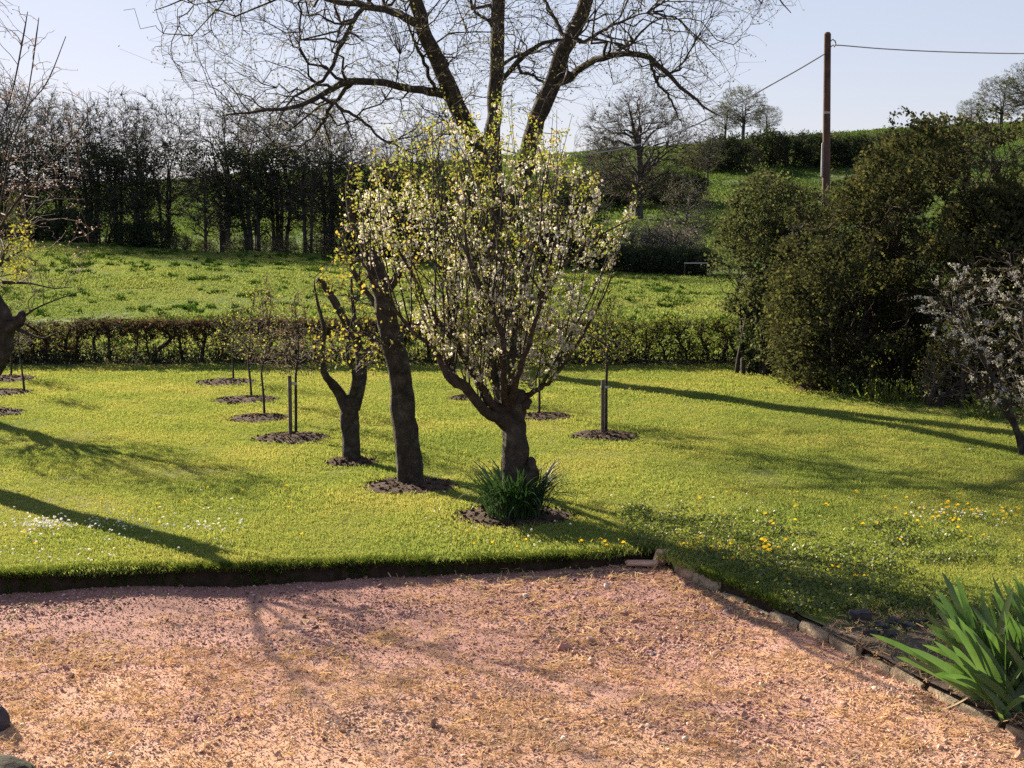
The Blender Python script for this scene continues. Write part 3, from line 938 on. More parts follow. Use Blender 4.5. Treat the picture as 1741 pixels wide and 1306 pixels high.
# --- the big bare tree by the hedge
B0 = Gp(852, 633)
D0 = float(B0[1])
RS[0] = 0.73
big = thing('bare_tree', 'tallest bare spreading tree by the hedge, three dark leaders rising out of the picture', 'tree', B0)
trk, trr = px_limb([(852, 636, D0, .95), (852, 620, D0, .72), (850, 560, D0, .62), (847, 480, D0, .57), (843, 420, D0, .56), (842, 385, D0, .5), (841, 360, D0, .3)], 26)
limb_obj('trunk', trk, trr, B0, M['bark'], big, 18, 0.06)
LM = [
    [(842, 408, D0, .42), (826, 310, D0 - .3, .36), (810, 248, D0 - .7, .33), (793, 214, D0 - 1, .3), (769, 165, D0 - 1.4, .29), (748, 114, D0 - 1.8, .27), (722, 58, D0 - 2.2, .25), (707, 0, D0 - 2.5, .23), (690, -90, D0 - 2.8, .18), (660, -200, D0 - 3, .1), (640, -280, D0 - 3, .03)],
    [(842, 408, D0, .42), (839, 300, D0 + .5, .31), (838, 224, D0 + .8, .28), (840, 180, D0 + 1, .27), (845, 100, D0 + 1.2, .26), (846, 0, D0 + 1.5, .24), (850, -120, D0 + 1.5, .18), (842, -260, D0 + 1, .09), (850, -340, D0 + 1, .03)],
    [(843, 412, D0, .42), (868, 350, D0 - .2, .36), (889, 297, D0 - .5, .33), (903, 241, D0 - .7, .31), (917, 193, D0 - .9, .3), (938, 145, D0 - 1, .3), (957, 93, D0 - 1.2, .29), (979, 45, D0 - 1.4, .26), (997, 0, D0 - 1.5, .24), (1030, -100, D0 - 1.5, .18), (1060, -210, D0 - 2, .09), (1070, -290, D0 - 2, .03)],
    [(762, 160, D0 - 1.5, .2), (735, 156, D0 - 1.9, .19), (707, 151, D0 - 2.3, .16), (655, 140, D0 - 3, .14), (603, 138, D0 - 3.6, .13), (569, 148, D0 - 4, .12), (534, 168, D0 - 4.4, .1), (500, 181, D0 - 4.7, .08), (433, 190, D0 - 5, .055), (378, 196, D0 - 5.3, .02)],
    [(708, 40, D0 - 2.3, .18), (690, 30, D0 - 2.2, .17), (667, 19, D0 - 1.8, .16), (626, 11, D0 - 1.4, .14), (585, 5, D0 - 1, .12), (540, -4, D0 - .6, .1), (470, -10, D0, .07), (400, -2, D0 + .5, .045), (330, 8, D0 + 1, .02)],
    [(618, 13, D0 - 1.4, .1), (608, 26, D0 - 1.6, .1), (596, 47, D0 - 2, .1), (576, 85, D0 - 2.6, .09), (565, 110, D0 - 3, .08), (549, 135, D0 - 3.3, .07), (500, 165, D0 - 3.6, .05), (470, 215, D0 - 4, .02)],
    [(946, 140, D0 - 1, .17), (960, 138, D0 - 1.3, .16), (982, 117, D0 - 1.9, .14), (1017, 100, D0 - 2.6, .13), (1051, 92, D0 - 3, .12), (1095, 95, D0 - 3.6, .11), (1123, 113, D0 - 3.9, .1), (1143, 133, D0 - 4.1, .085), (1165, 157, D0 - 4.4, .065), (1196, 181, D0 - 4.7, .045), (1222, 197, D0 - 5, .02)],
    [(848, 140, D0 + 1, .12), (860, 128, D0 + .9, .11), (889, 96, D0 + .5, .1), (913, 79, D0, .09), (945, 68, D0 - .4, .075), (985, 60, D0 - .5, .05), (1010, 30, D0 - .5, .02)],
    [(880, 106, D0 + .6, .07), (886, 122, D0 + .4, .065), (905, 128, D0, .06), (925, 142, D0 - .3, .05), (935, 170, D0 - .5, .02)],
    [(972, 70, D0 - 1.3, .09), (1000, 68, D0 - 1, .08), (1034, 47, D0 - .6, .06), (1052, 38, D0 - .3, .05), (1110, 20, D0, .02)],
    [(964, 74, D0 - 1.2, .1), (950, 45, D0 - .8, .09), (937, 21, D0 - .5, .08), (920, -10, D0, .06), (905, -70, D0 + .5, .03)],
    [(752, 150, D0 - 1.6, .09), (738, 150, D0 - 2, .08), (720, 103, D0 - 2.8, .07), (703, 69, D0 - 3.4, .055), (690, 20, D0 - 4, .03)],
    [(1000, -10, D0 - 1.5, .17), (1040, -60, D0 - 2.5, .14), (1120, -95, D0 - 3.4, .11), (1210, -80, D0 - 4.2, .08), (1290, -40, D0 - 4.8, .05), (1345, 22, D0 - 5.2, .015)],
    [(700, -40, D0 - 2.6, .16), (640, -90, D0 - 3.4, .13), (540, -110, D0 - 4.4, .1), (440, -80, D0 - 5, .07), (360, -20, D0 - 5.6, .045), (262, 18, D0 - 6, .015)],
    [(846, -30, D0 + 1.5, .16), (890, -120, D0 + 2.5, .12), (960, -190, D0 + 3.5, .08), (1040, -260, D0 + 4.5, .03)],
    [(600, 140, D0 - 3.6, .09), (560, 185, D0 - 3.2, .07), (545, 215, D0 - 3, .05), (500, 260, D0 - 2.7, .02)],
    [(545, 165, D0 - 4.2, .07), (600, 195, D0 - 4.6, .06), (650, 235, D0 - 5, .045), (720, 270, D0 - 5.3, .02)],
    [(1105, 98, D0 - 3.7, .07), (1118, 140, D0 - 3.4, .055), (1138, 165, D0 - 3.2, .045), (1160, 215, D0 - 3, .02)],
]
sk = None
for k_, c in enumerate(LM):
    p, r = px_limb(c, 30 if k_ < 3 else 22)
    r = r * (.92 if k_ < 3 else .78)
    p[2:-1] += RG.normal(0, 0.016, p[2:-1].shape)
    o = limb_obj('leader' if k_ < 3 else 'limb', p, r, B0, M['bark'], big, 12 if k_ < 3 else 8, .045)
    s_ = nodes(p[None], r[None], 6 if k_ < 3 else 4)
    sk = s_ if sk is None else join(sk, s_)
crownA = [(282, 100), (300, 40), (250, -40), (420, -160), (640, -330), (860, -390), (1080, -330), (1290, -150), (1345, 0), (1240, 60), (1235, 150), (1215, 225), (1120, 150), (1010, 130), (930, 190), (860, 200), (800, 180), (740, 240), (640, 265), (540, 260), (430, 235), (380, 215), (330, 160)]
t1 = outline_pts(170, crownA, D0 - 1.5, 5.5)
a1 = grow(sk, t1, 7, 0.6, .07, .018, .018, .06, 0.1, 0.7, down=.3)
sk1 = join(sk, nodes(*a1, 2))
t2 = outline_pts(1500, crownA, D0 - 1.5, 6)
t2 += RG.normal(0, .3, t2.shape)
a2 = grow(sk1, t2, 6, 0.6, .022, .009, .011, .05, 0.25, 0.6, down=.4)
sk2 = join(sk1, nodes(*a2, 1))
t3 = outline_pts(9000, crownA, D0 - 1.5, 6.2)
t3 += RG.normal(0, .38, t3.shape)
a3 = grow(sk2, t3, 4, 0.6, .008, .0034, .005, .045, 0.4, 0.5, down=.5)
batch(big, 'branches', [a1], B0, M['bark'], 5)
batch(big, 'twigs', [a2, a3], B0, M['twig'], 3)
pos = np.concatenate([a3[0][:, -1], a3[0][RG.integers(0, len(t3), 4500), 2]])
Geo().add(*leaves(pos - B0, 0.06, asp=.5, k=1, off=.03)).build('buds', M['bud'], big, False, True)

RS[0] = 1.0
# --- the blossoming pollard in front
F0 = Gp(880, 881)
DF = float(F0[1])
fl = thing('blossom_tree', 'small pollarded fruit tree covered in white blossom and fresh leaves', 'tree', F0)
trk, trr = px_limb([(882, 890, DF, .27), (881, 872, DF, .22), (879, 830, DF, .18), (877, 780, DF, .165), (874, 735, DF, .15), (872, 705, DF, .155), (872, 685, DF, .175), (871, 668, DF, .14), (870, 660, DF, .05)], 34)
limb_obj('trunk', trk, trr, F0, M['bark'], fl, 20, 0.07)
p, r = px_limb([(893, 850, DF - .05, .09), (903, 810, DF - .1, .085), (904, 790, DF - .1, .07), (902, 778, DF - .08, .03)], 10)
limb_obj('side_stub', p, r, F0, M['bark'], fl, 10, .12)
for (x_, y_, q) in ((893, 688, .07), (855, 700, .08), (884, 672, .07), (862, 676, .075)):
    p, r = px_limb([(x_ * .5 + 436, y_ + 6, DF - .04, q), (x_, y_, DF - .08, q * 1.05), (x_ + (x_ - 872) * .4, y_ - 8, DF - .1, q * .5)], 7)
    limb_obj('knuckle', p, r, F0, M['bark'], fl, 9, .12)
FL = [
    [(862, 722, DF, .1), (848, 712, DF - .1, .075), (824, 699, DF - .25, .068), (803, 672, DF - .4, .062), (788, 654, DF - .5, .07), (770, 645, DF - .55, .075), (760, 628, DF - .55, .06), (762, 608, DF - .5, .02)],
    [(858, 700, DF, .08), (840, 688, DF - .2, .06), (822, 664, DF - .3, .05), (806, 640, DF - .35, .042), (775, 590, DF - .5, .036), (735, 530, DF - .6, .028), (690, 450, DF - .7, .02), (650, 370, DF - .8, .01)],
    [(862, 690, DF, .08), (848, 665, DF, .06), (840, 625, DF, .052), (837, 560, DF, .045), (836, 500, DF + .1, .04), (834, 420, DF + .15, .03), (842, 320, DF + .2, .02), (848, 205, DF + .2, .007)],
    [(864, 688, DF + .1, .07), (836, 610, DF + .4, .045), (822, 530, DF + .6, .036), (828, 440, DF + .7, .028), (806, 370, DF + .8, .018), (770, 255, DF + .8, .008)],
    [(868, 680, DF, .06), (870, 630, DF, .045), (874, 580, DF + .2, .038), (890, 500, DF + .4, .03), (905, 400, DF + .5, .02), (930, 280, DF + .6, .008)],
    [(872, 690, DF, .07), (899, 671, DF - .1, .036), (919, 660, DF - .2, .032), (935, 649, DF - .25, .028), (965, 610, DF - .3, .022), (1005, 545, DF - .4, .015), (1040, 470, DF - .5, .008)],
    [(846, 628, DF, .045), (861, 567, DF - .2, .04), (878, 550, DF - .3, .036), (899, 526, DF - .4, .032), (916, 504, DF - .5, .028), (937, 483, DF - .6, .024), (965, 446, DF - .7, .018), (1020, 400, DF - .8, .012), (1090, 368, DF - .9, .006)],
    [(762, 640, DF - .55, .05), (742, 600, DF - .6, .03), (700, 560, DF - .7, .022), (650, 500, DF - .8, .016), (612, 440, DF - .9, .011), (574, 392, DF - .9, .006)],
    [(768, 640, DF - .5, .045), (765, 560, DF - .4, .026), (755, 450, DF - .3, .018), (745, 300, DF - .2, .009), (752, 190, DF - .2, .005)],
    [(852, 700, DF + .1, .07), (838, 650, DF + .7, .045), (800, 570, DF + 1.1, .034), (760, 480, DF + 1.4, .024), (720, 360, DF + 1.6, .012)],
    [(866, 690, DF + .1, .07), (880, 640, DF + .8, .045), (905, 560, DF + 1.2, .034), (950, 460, DF + 1.5, .022), (1000, 330, DF + 1.6, .01)],
    [(860, 690, DF - .05, .07), (856, 640, DF - .7, .045), (850, 560, DF - 1.1, .034), (800, 450, DF - 1.4, .022), (790, 330, DF - 1.5, .01)],
    [(868, 690, DF - .05, .07), (878, 640, DF - .7, .04), (900, 580, DF - 1.1, .03), (930, 470, DF - 1.3, .02), (960, 340, DF - 1.4, .009)],
]
sk = None
for c in FL:
    p, r = px_limb(c, 18)
    p[2:-1] += RG.normal(0, 0.008, p[2:-1].shape)
    limb_obj('limb', p, r, F0, M['bark'], fl, 8, .06)
    s_ = nodes(p[None], r[None], 4)
    sk = s_ if sk is None else join(sk, s_)
crownF = [(572, 395), (600, 370), (625, 300), (660, 250), (700, 230), (735, 215), (752, 180), (780, 215), (830, 185), (850, 165), (868, 215), (900, 240), (965, 225), (975, 270), (1010, 300), (1035, 320), (1030, 370), (1090, 362), (1060, 420), (1035, 455), (1025, 510), (1005, 560), (985, 610), (940, 650), (890, 660), (840, 655), (780, 640), (745, 615), (725, 560), (690, 500), (655, 450), (600, 425)]
# long straight shoots, the regrowth of a pollard: up and outward from the limbs
lim = join(sk)
hz_ok = (lim[0][:, 2] > 1.25) & (lim[0][:, 2] < 3.9)
P0, R0 = lim[0][hz_ok], lim[2][hz_ok]
n = 2600
i_ = RG.integers(0, len(P0), n)
p0 = P0[i_] + RG.normal(0, .01, (n, 3))
ax = np.array([F0[0] - .05, F0[1], 1.2])
rad_ = (p0 - ax) * np.array([1, 1, 0])
dr = unit(unit(rad_) * RG.uniform(0, .75, (n, 1)) + np.array([0, 0, 1.0]) + RG.normal(0, .24, (n, 3)))
ln_ = RG.uniform(.7, 2.7, (n, 1))
u_ = np.linspace(0, 1, 9)[None, :, None]
sh = p0[:, None] + dr[:, None] * ln_[:, None] * u_ + np.array([0, 0, .1]) * u_ ** 2 * ln_[:, None] + np.cumsum(RG.normal(0, .012, (n, 9, 3)), 1) * (u_ > 0)
ex_, ey_ = to_px(sh[:, -1])
grown = [(c_[0] + (c_[0] - 850) * .03, c_[1] - 14) for c_ in crownF]
ok = inpoly(ex_, ey_, grown)
mx_, my_ = to_px(sh[:, 5])
ok &= inpoly(mx_, my_, crownF)
dpt = (sh[:, -1, 1] - F0[1])
ok &= np.abs(dpt) < 1.9
high = [(c_[0] + (c_[0] - 850) * .05, c_[1] - 50) for c_ in crownF]
wisp = inpoly(ex_, ey_, high) & ~inpoly(ex_, ey_, crownF) & (ey_ < 340) & (np.abs(dpt) < 1.6)
pick_ = np.concatenate([np.flatnonzero(ok)[:130], np.flatnonzero(wisp)[:46]])
sh, ln_, R0 = sh[pick_], ln_[pick_], R0[i_][pick_]
rs_ = np.clip(np.minimum(R0 * .6, ln_[:, 0] * .0042 + .0015), .003, .011)
a1 = (sh, rs_[:, None] * (1 - u_[0, :, 0])[None] + .0028)
sk1 = join(sk, nodes(*a1, 2))
t2 = outline_pts(400, crownF, DF, 1.75)
a2 = grow(sk1, t2, 6, .6, .007, .003, .008, .04, .6, .6)
sk2 = join(sk1, nodes(*a2, 1))
t3 = outline_pts(380, crownF, DF, 1.7)
a3 = grow(sk2, t3, 4, .6, .005, .003, .008, .05, .5, .4)
low = [(700, 560), (690, 500), (760, 470), (850, 500), (940, 470), (1010, 500), (1005, 570), (975, 620), (930, 655), (870, 650), (800, 640), (750, 620)]
a4 = grow(sk2, outline_pts(250, low, DF, 1.4), 4, .6, .005, .003, .008, .05, .4, .4)
batch(fl, 'branches', [a1], F0, M['twig_dark'], 5)
batch(fl, 'twigs', [a2, a3, a4], F0, M['twig_dark'], 3)
cl = np.concatenate([along(a1, .1, .92, 1150), along(a2, .15, .95, 1250), along(a3, .1, 1, 450), along(a4, .1, 1, 700)])
cl = cl[vnoise(cl[:, 0] + 50, cl[:, 2], 0.3, 4) + .22 * (cl[:, 2] < 3.6) > 0.38]
cl = np.repeat(cl, 3, 0) + RG.normal(0, .022, (len(cl) * 3, 3))
g = Geo()
for _ in range(2):
    g.add(*leaves(cl - F0, 0.038, asp=.9))
g.build('blossom', M['blossom'], fl, False, True)
tips = np.concatenate([along(a1, .78, 1, 1000), along(a1, .1, 1, 1000), along(a2, .2, 1, 1600), along(a3, .2, 1, 800), along(a4, .2, 1, 900)])
Geo().add(*leaves(tips - F0, 0.042, asp=.55, k=3, off=.035)).build('young_leaves', M['spring_leaf'], fl, False, True)

# --- leaning thick trunk
L0 = Gp(699, 826)
DL = float(L0[1])
ln = thing('leaning_tree', 'old leaning fruit tree with thick lichen-spotted trunk left of the blossom tree', 'tree', L0)
trk, trr = px_limb([(702, 832, DL, .24), (699, 820, DL, .195), (694, 780, DL, .178), (688, 720, DL, .165), (682, 660, DL, .16), (674, 610, DL, .165), (664, 565, DL, .15), (652, 510, DL, .13), (640, 465, DL, .125), (630, 430, DL, .1), (622, 400, DL, .05)], 36)
limb_obj('trunk', trk, trr, L0, M['bark'], ln, 18, .08)
sk = nodes(trk[None], trr[None], 18)
for c in ([(640, 465, DL, .08), (620, 420, DL - .2, .055), (598, 370, DL - .3, .04), (590, 320, DL - .4, .02), (600, 270, DL - .4, .008)],
          [(668, 580, DL, .08), (640, 520, DL + .3, .05), (605, 470, DL + .5, .035), (580, 400, DL + .6, .012)],
          [(630, 430, DL, .08), (640, 380, DL + .3, .05), (665, 320, DL + .5, .03), (680, 260, DL + .6, .01)],
          [(650, 505, DL, .07), (690, 450, DL - .3, .05), (720, 400, DL - .5, .03), (735, 330, DL - .6, .01)]):
    p, r = px_limb(c, 14)
    limb_obj('limb', p, r, L0, M['bark'], ln, 8)
    sk = join(sk, nodes(p[None], r[None], 3))
cr = [(545, 620), (560, 560), (575, 480), (555, 420), (575, 360), (610, 270), (690, 250), (740, 320), (745, 450), (740, 560), (700, 640), (640, 600), (600, 640)]
a1 = grow(sk, outline_pts(60, cr, DL, 1.2), 6, .6, .016, .006, .012, .05, .3, .4)
sk1 = join(sk, nodes(*a1, 2))
a2 = grow(sk1, outline_pts(260, cr, DL, 1.3), 5, .6, .007, .004, .008, .06, .3, .4)
batch(ln, 'twigs', [a1, a2], L0, M['twig'], 3)
tp = a2[0][:, 2:].reshape(-1, 3)
Geo().add(*leaves(tp[RG.uniform(0, 1, len(tp)) < .6] - L0, .06, asp=.6, k=2, off=.05)).build('young_leaves', M['yellow_leaf'], ln, False, True)

# --- forked tree with the cut limb
K0 = Gp(597, 786)
DK = float(K0[1])
fk = thing('forked_tree', 'dark forked fruit tree with a bare cut-off limb pointing up left', 'tree', K0)
trk, trr = px_limb([(599, 792, DK, .19), (598, 780, DK, .15), (596, 740, DK, .135), (594, 705, DK, .135), (597, 685, DK, .13), (598, 672, DK, .08)], 20)
limb_obj('trunk', trk, trr, K0, M['bark'], fk, 16, .07)
sk = None
for c in ([(592, 700, DK, .11), (578, 670, DK, .085), (564, 652, DK - .1, .075), (553, 638, DK - .15, .06), (548, 610, DK - .2, .035), (551, 560, DK - .2, .028), (541, 520, DK - .2, .022), (534, 485, DK - .2, .014)],
          [(600, 695, DK, .12), (610, 655, DK, .1), (614, 620, DK + .1, .085), (605, 575, DK + .2, .07), (590, 550, DK + .2, .068), (572, 520, DK + .2, .06), (558, 495, DK + .2, .056), (541, 473, DK + .2, .05)],
          [(612, 640, DK + .1, .075), (622, 600, DK, .06), (640, 560, DK - .1, .045), (650, 500, DK - .2, .025), (645, 440, DK - .2, .01)],
          [(598, 680, DK, .07), (603, 640, DK - .3, .04), (590, 600, DK - .5, .03), (600, 540, DK - .6, .015), (612, 480, DK - .7, .006)],
          [(610, 580, DK + .2, .05), (600, 520, DK + .5, .03), (598, 460, DK + .6, .015), (606, 400, DK + .7, .006)]):
    p, r = px_limb(c, 16)
    limb_obj('limb', p, r, K0, M['bark'], fk, 9)
    s_ = nodes(p[None], r[None], 4)
    sk = s_ if sk is None else join(sk, s_)
cr = [(520, 560), (530, 480), (570, 420), (620, 390), (660, 420), (680, 500), (690, 580), (660, 640), (600, 610), (550, 630), (525, 610)]
a1 = grow(sk, outline_pts(55, cr, DK, 1.1), 6, .6, .014, .006, .012, .05, .3, .4)
sk1 = join(sk, nodes(*a1, 2))
a2 = grow(sk1, outline_pts(240, cr, DK, 1.2), 5, .6, .007, .004, .008, .06, .3, .4)
batch(fk, 'twigs', [a1, a2], K0, M['twig'], 3)
tp = a2[0][:, 2:].reshape(-1, 3)
Geo().add(*leaves(tp[RG.uniform(0, 1, len(tp)) < .55] - K0, .06, asp=.6, k=2, off=.05)).build('young_leaves', M['yellow_leaf'], fk, False, True)

# --- near tree cut by the left edge
N0 = Gp(-75, 822)
DN = float(N0[1])
nt_ = thing('budding_tree', 'near fruit tree at the left edge with long pale budding shoots', 'tree', N0)
trk, trr = px_limb([(-78, 830, DN, .32), (-72, 800, DN, .26), (-60, 740, DN, .24), (-38, 650, DN, .23), (-10, 590, DN, .25), (-3, 548, DN, .22), (-9, 512, DN, .11), (-22, 480, DN, .075), (-40, 455, DN, .03)], 32)
limb_obj('trunk', trk, trr, N0, M['bark'], nt_, 18, .08)
p, r = px_limb([(5, 560, DN - .05, .12), (30, 548, DN - .12, .09), (38, 530, DN - .14, .05)], 7)
limb_obj('side_stub', p, r, N0, M['bark'], nt_, 10, .12)
sk = nodes(trk[None], trr[None], 20)
for c in ([(-30, 455, DN, .025), (10, 370, DN - .2, .016), (70, 290, DN - .3, .013), (120, 240, DN - .4, .01), (150, 195, DN - .5, .008)],
          [(-16, 485, DN, .03), (20, 410, DN + .3, .018), (80, 340, DN + .5, .012), (130, 290, DN + .6, .015)],
          [(-24, 465, DN, .016), (-10, 250, DN, .01), (20, 160, DN, .01), (40, 60, DN, .012), (47, 20, DN, .005)],
          [(-24, 465, DN, .016), (10, 260, DN - .4, .01), (45, 170, DN - .5, .009), (62, 60, DN - .5, .01), (66, 30, DN - .5, .005)],
          [(-24, 465, DN, .016), (30, 220, DN + .3, .01), (80, 140, DN + .4, .009), (112, 62, DN + .4, .006)],
          [(-30, 470, DN, .035), (-120, 330, DN + .4, .018), (-160, 180, DN + .6, .01), (-160, 60, DN + .6, .015)],
          [(-30, 475, DN, .04), (-120, 400, DN - .6, .022), (-200, 300, DN - 1, .012), (-260, 200, DN - 1.2, .015)],
          [(32, 545, DN - .12, .03), (60, 525, DN - .2, .014), (100, 508, DN - .3, .01), (142, 494, DN - .3, .005)],
          [(30, 560, DN - .12, .03), (70, 575, DN - .3, .014), (100, 565, DN - .4, .01), (162, 543, DN - .5, .005)],
          [(5, 480, DN, .03), (50, 482, DN - .1, .014), (90, 490, DN - .2, .01), (125, 488, DN - .2, .005)]):
    p, r = px_limb(c, 14)
    limb_obj('limb', p, r, N0, M['bark'], nt_, 7)
    sk = join(sk, nodes(p[None], r[None], 3))
cr = [(-330, 420), (-340, 200), (-220, 40), (-60, -40), (60, 40), (115, 60), (155, 190), (150, 330), (175, 390), (130, 470), (60, 520), (-20, 480), (-150, 480)]
a1 = grow(sk, outline_pts(190, cr, DN, 1.8), 6, .6, .014, .005, .012, .04, .35, .7)
sk1 = join(sk, nodes(*a1, 2))
a2 = grow(sk1, outline_pts(560, cr, DN, 1.9), 5, .6, .007, .0035, .008, .04, .35, .6)
batch(nt_, 'twigs', [a1, a2], N0, M['twig_pale'], 3)
tp = a2[0][:, 1:].reshape(-1, 3)
Geo().add(*leaves(tp - N0, .026, asp=.8, k=1, off=.012)).build('buds', M['pink_bud'], nt_, False, True)
lowp = outline_pts(150, [(5, 440), (20, 385), (55, 375), (60, 410), (40, 470), (10, 480)], DN, .3)
Geo().add(*leaves(lowp - N0, .05, asp=.6, k=2, off=.03)).build('young_leaves', M['yellow_leaf'], nt_, False, True)

# --- second tree past the left edge (its shade falls on the lawn)
O0 = Gp(-60, 708)
DO = float(O0[1])
ot = thing('orchard_tree', 'orchard tree behind the near left tree, mostly past the left edge', 'tree', O0)
trk, trr = px_limb([(-60, 715, DO, .24), (-60, 680, DO, .19), (-62, 620, DO, .17), (-60, 580, DO, .16), (-58, 560, DO, .08)], 16)
limb_obj('trunk', trk, trr, O0, M['bark'], ot, 14, .07)
sk = nodes(trk[None], trr[None], 8)
cr = [(-230, 560), (-260, 420), (-180, 330), (-60, 300), (40, 340), (70, 430), (40, 520), (-40, 560), (-140, 590)]
a0 = grow(sk, outline_pts(14, cr, DO, 1.8), 8, .6, .07, .02, .03, .05, .3, .4)
for q in range(len(a0[0])):
    limb_obj('limb', a0[0][q], a0[1][q], O0, M['bark'], ot, 7)
sk = join(sk, nodes(*a0, 2))
a1 = grow(sk, outline_pts(130, cr, DO, 2), 6, .6, .02, .008, .012, .05, .35, .6)
sk1 = join(sk, nodes(*a1, 2))
a2 = grow(sk1, outline_pts(800, cr, DO, 2.1), 5, .6, .009, .006, .008, .05, .35, .6)
batch(ot, 'twigs', [a1, a2], O0, M['twig'], 3)
tp = a2[0][:, 1:].reshape(-1, 3)
Geo().add(*leaves(tp - O0, .05, asp=.7, k=1, off=.03)).build('buds', M['bud'], ot, False, True)


# ------------------------------------------------------------------ young staked trees
def young(px, py, top, lab, cr, leafm, stakes, lean=0.0, dens=1.0, r0=.022):
    b = Gp(px, py)
    d = float(b[1])
    t_ = thing('young_tree', lab, 'tree', b, 'young trees in mulch rings')
    cx, cy = np.mean(np.asarray(cr), 0)
    trk, trr = px_limb([(px, py + 3, d, r0 * 1.2), (px - lean * .4, py * .55 + top * .45, d, r0), (px - lean, top, d, r0 * .85), (cx, (top + cy) / 2, d, r0 * .5), (cx, cy - 10, d, r0 * .25)], 14)
    limb_obj('trunk', trk, trr, b, M['bark'], t_, 8, .05)
    sk = nodes(trk[None], trr[None], 7)
    a1 = grow(sk, outline_pts(int(26 * dens), cr, d, .7), 6, .6, .012, .006, .012, .06, .4, .3)
    sk1 = join(sk, nodes(*a1, 1))
    a2 = grow(sk1, outline_pts(int(170 * dens), cr, d, .8), 4, .6, .008, .005, .008, .07, .4, .4)
    batch(t_, 'twigs', [a1, a2], b, M['twig'], 3)
    tp = a2[0][:, 1:].reshape(-1, 3)
    Geo().add(*leaves(tp - b, .05, asp=.6, k=1, off=.03)).build('leaves', leafm, t_, False, True)
    for sx, stop in stakes:
        q = Gp(sx, py + 2)
        hgt = (py - stop) / F * d
        g = Geo()
        p = np.array([q + [0, -.06, -.03], q + [0, -.06, hgt - .02], q + [0, -.06, hgt]]) - b
        g.add(*tubes(p[None], np.array([[.034, .034, .028]]), 8, .03))
        g.add(p[-1] + np.array([[.028 * math.cos(k_ * .785), .028 * math.sin(k_ * .785), 0] for k_ in range(8)] + [[0, 0, .004]]), None, [[k_, (k_ + 1) % 8, 8] for k_ in range(8)])
        g.build('stake', M['stake'], t_)
    if stakes:
        for zf in (.86,):
            zz = (py - stakes[0][1]) / F * d * zf
            a = np.linspace(0, 6.283, 13)
            xs = [s_[0] for s_ in stakes] + [px - lean * .7]
            x0, x1 = (min(xs) - px) / F * d - .04, (max(xs) - px) / F * d + .04
            loop = np.column_stack([(x0 + x1) / 2 + (x1 - x0) / 2 * np.cos(a), -.03 + .06 * np.sin(a), np.full(13, zz)])
            g = Geo()
            V = np.concatenate([loop + [0, 0, -.02], loop + [0, 0, .02]])
            g.add(V, [[k_, k_ + 1, k_ + 14, k_ + 13] for k_ in range(12)])
            g.build('tie', M['strap'], t_)
    return t_


young(397, 650, 600, 'slender young tree nearest the hedge in the left row', [(355, 600), (350, 560), (375, 530), (410, 520), (440, 545), (440, 590), (410, 610)], M['far_leaf'], [], 2)
young(428, 680, 610, 'young tree with pale yellow-green leaves, second from the hedge on the left', [(365, 590), (370, 530), (400, 500), (440, 470), (480, 500), (485, 560), (460, 600), (410, 610)], M['spring_leaf'], [], 6, 1.3)
young(450, 710, 625, 'young tree with a bare brown crown left of the double stakes', [(405, 610), (410, 570), (440, 520), (460, 450), (475, 520), (510, 560), (515, 610), (470, 640), (430, 635)], M['brown_bud'], [], 5, 1.1)
young(503, 743, 635, 'young twin-staked tree with pinkish budding crown, left of the forked tree', [(445, 610), (455, 570), (490, 520), (510, 480), (530, 540), (560, 570), (565, 620), (530, 640), (480, 640)], M['brown_bud'], [(495, 635)], 0, 1.2, .026)
young(1030, 741, 600, 'young staked tree with pale leafing crown right of the blossom tree', [(965, 600), (975, 550), (1010, 510), (1035, 480), (1065, 520), (1095, 560), (1085, 610), (1040, 625), (990, 620)], M['spring_leaf'], [(1024, 642)], -2, 1.3, .026)
young(917, 708, 610, 'young tree with a single thin stem behind the blossom tree', [(870, 610), (880, 570), (915, 530), (950, 570), (955, 610), (915, 630)], M['spring_leaf'], [], 0)
young(791, 676, 600, 'young far tree seen between leaning trunk and blossom tree', [(755, 600), (765, 560), (790, 530), (820, 560), (825, 600), (790, 615)], M['far_leaf'], [], 0)
young(19, 643, 585, 'thin young tree at the left edge, nearer the hedge', [(-20, 590), (-10, 550), (18, 520), (45, 550), (50, 590), (18, 605)], M['far_leaf'], [], 0)
young(42, 668, 600, 'leaning thin young tree beside the near left trunk', [(0, 590), (5, 550), (32, 530), (58, 555), (58, 590), (34, 606)], M['far_leaf'], [], 9, .8)

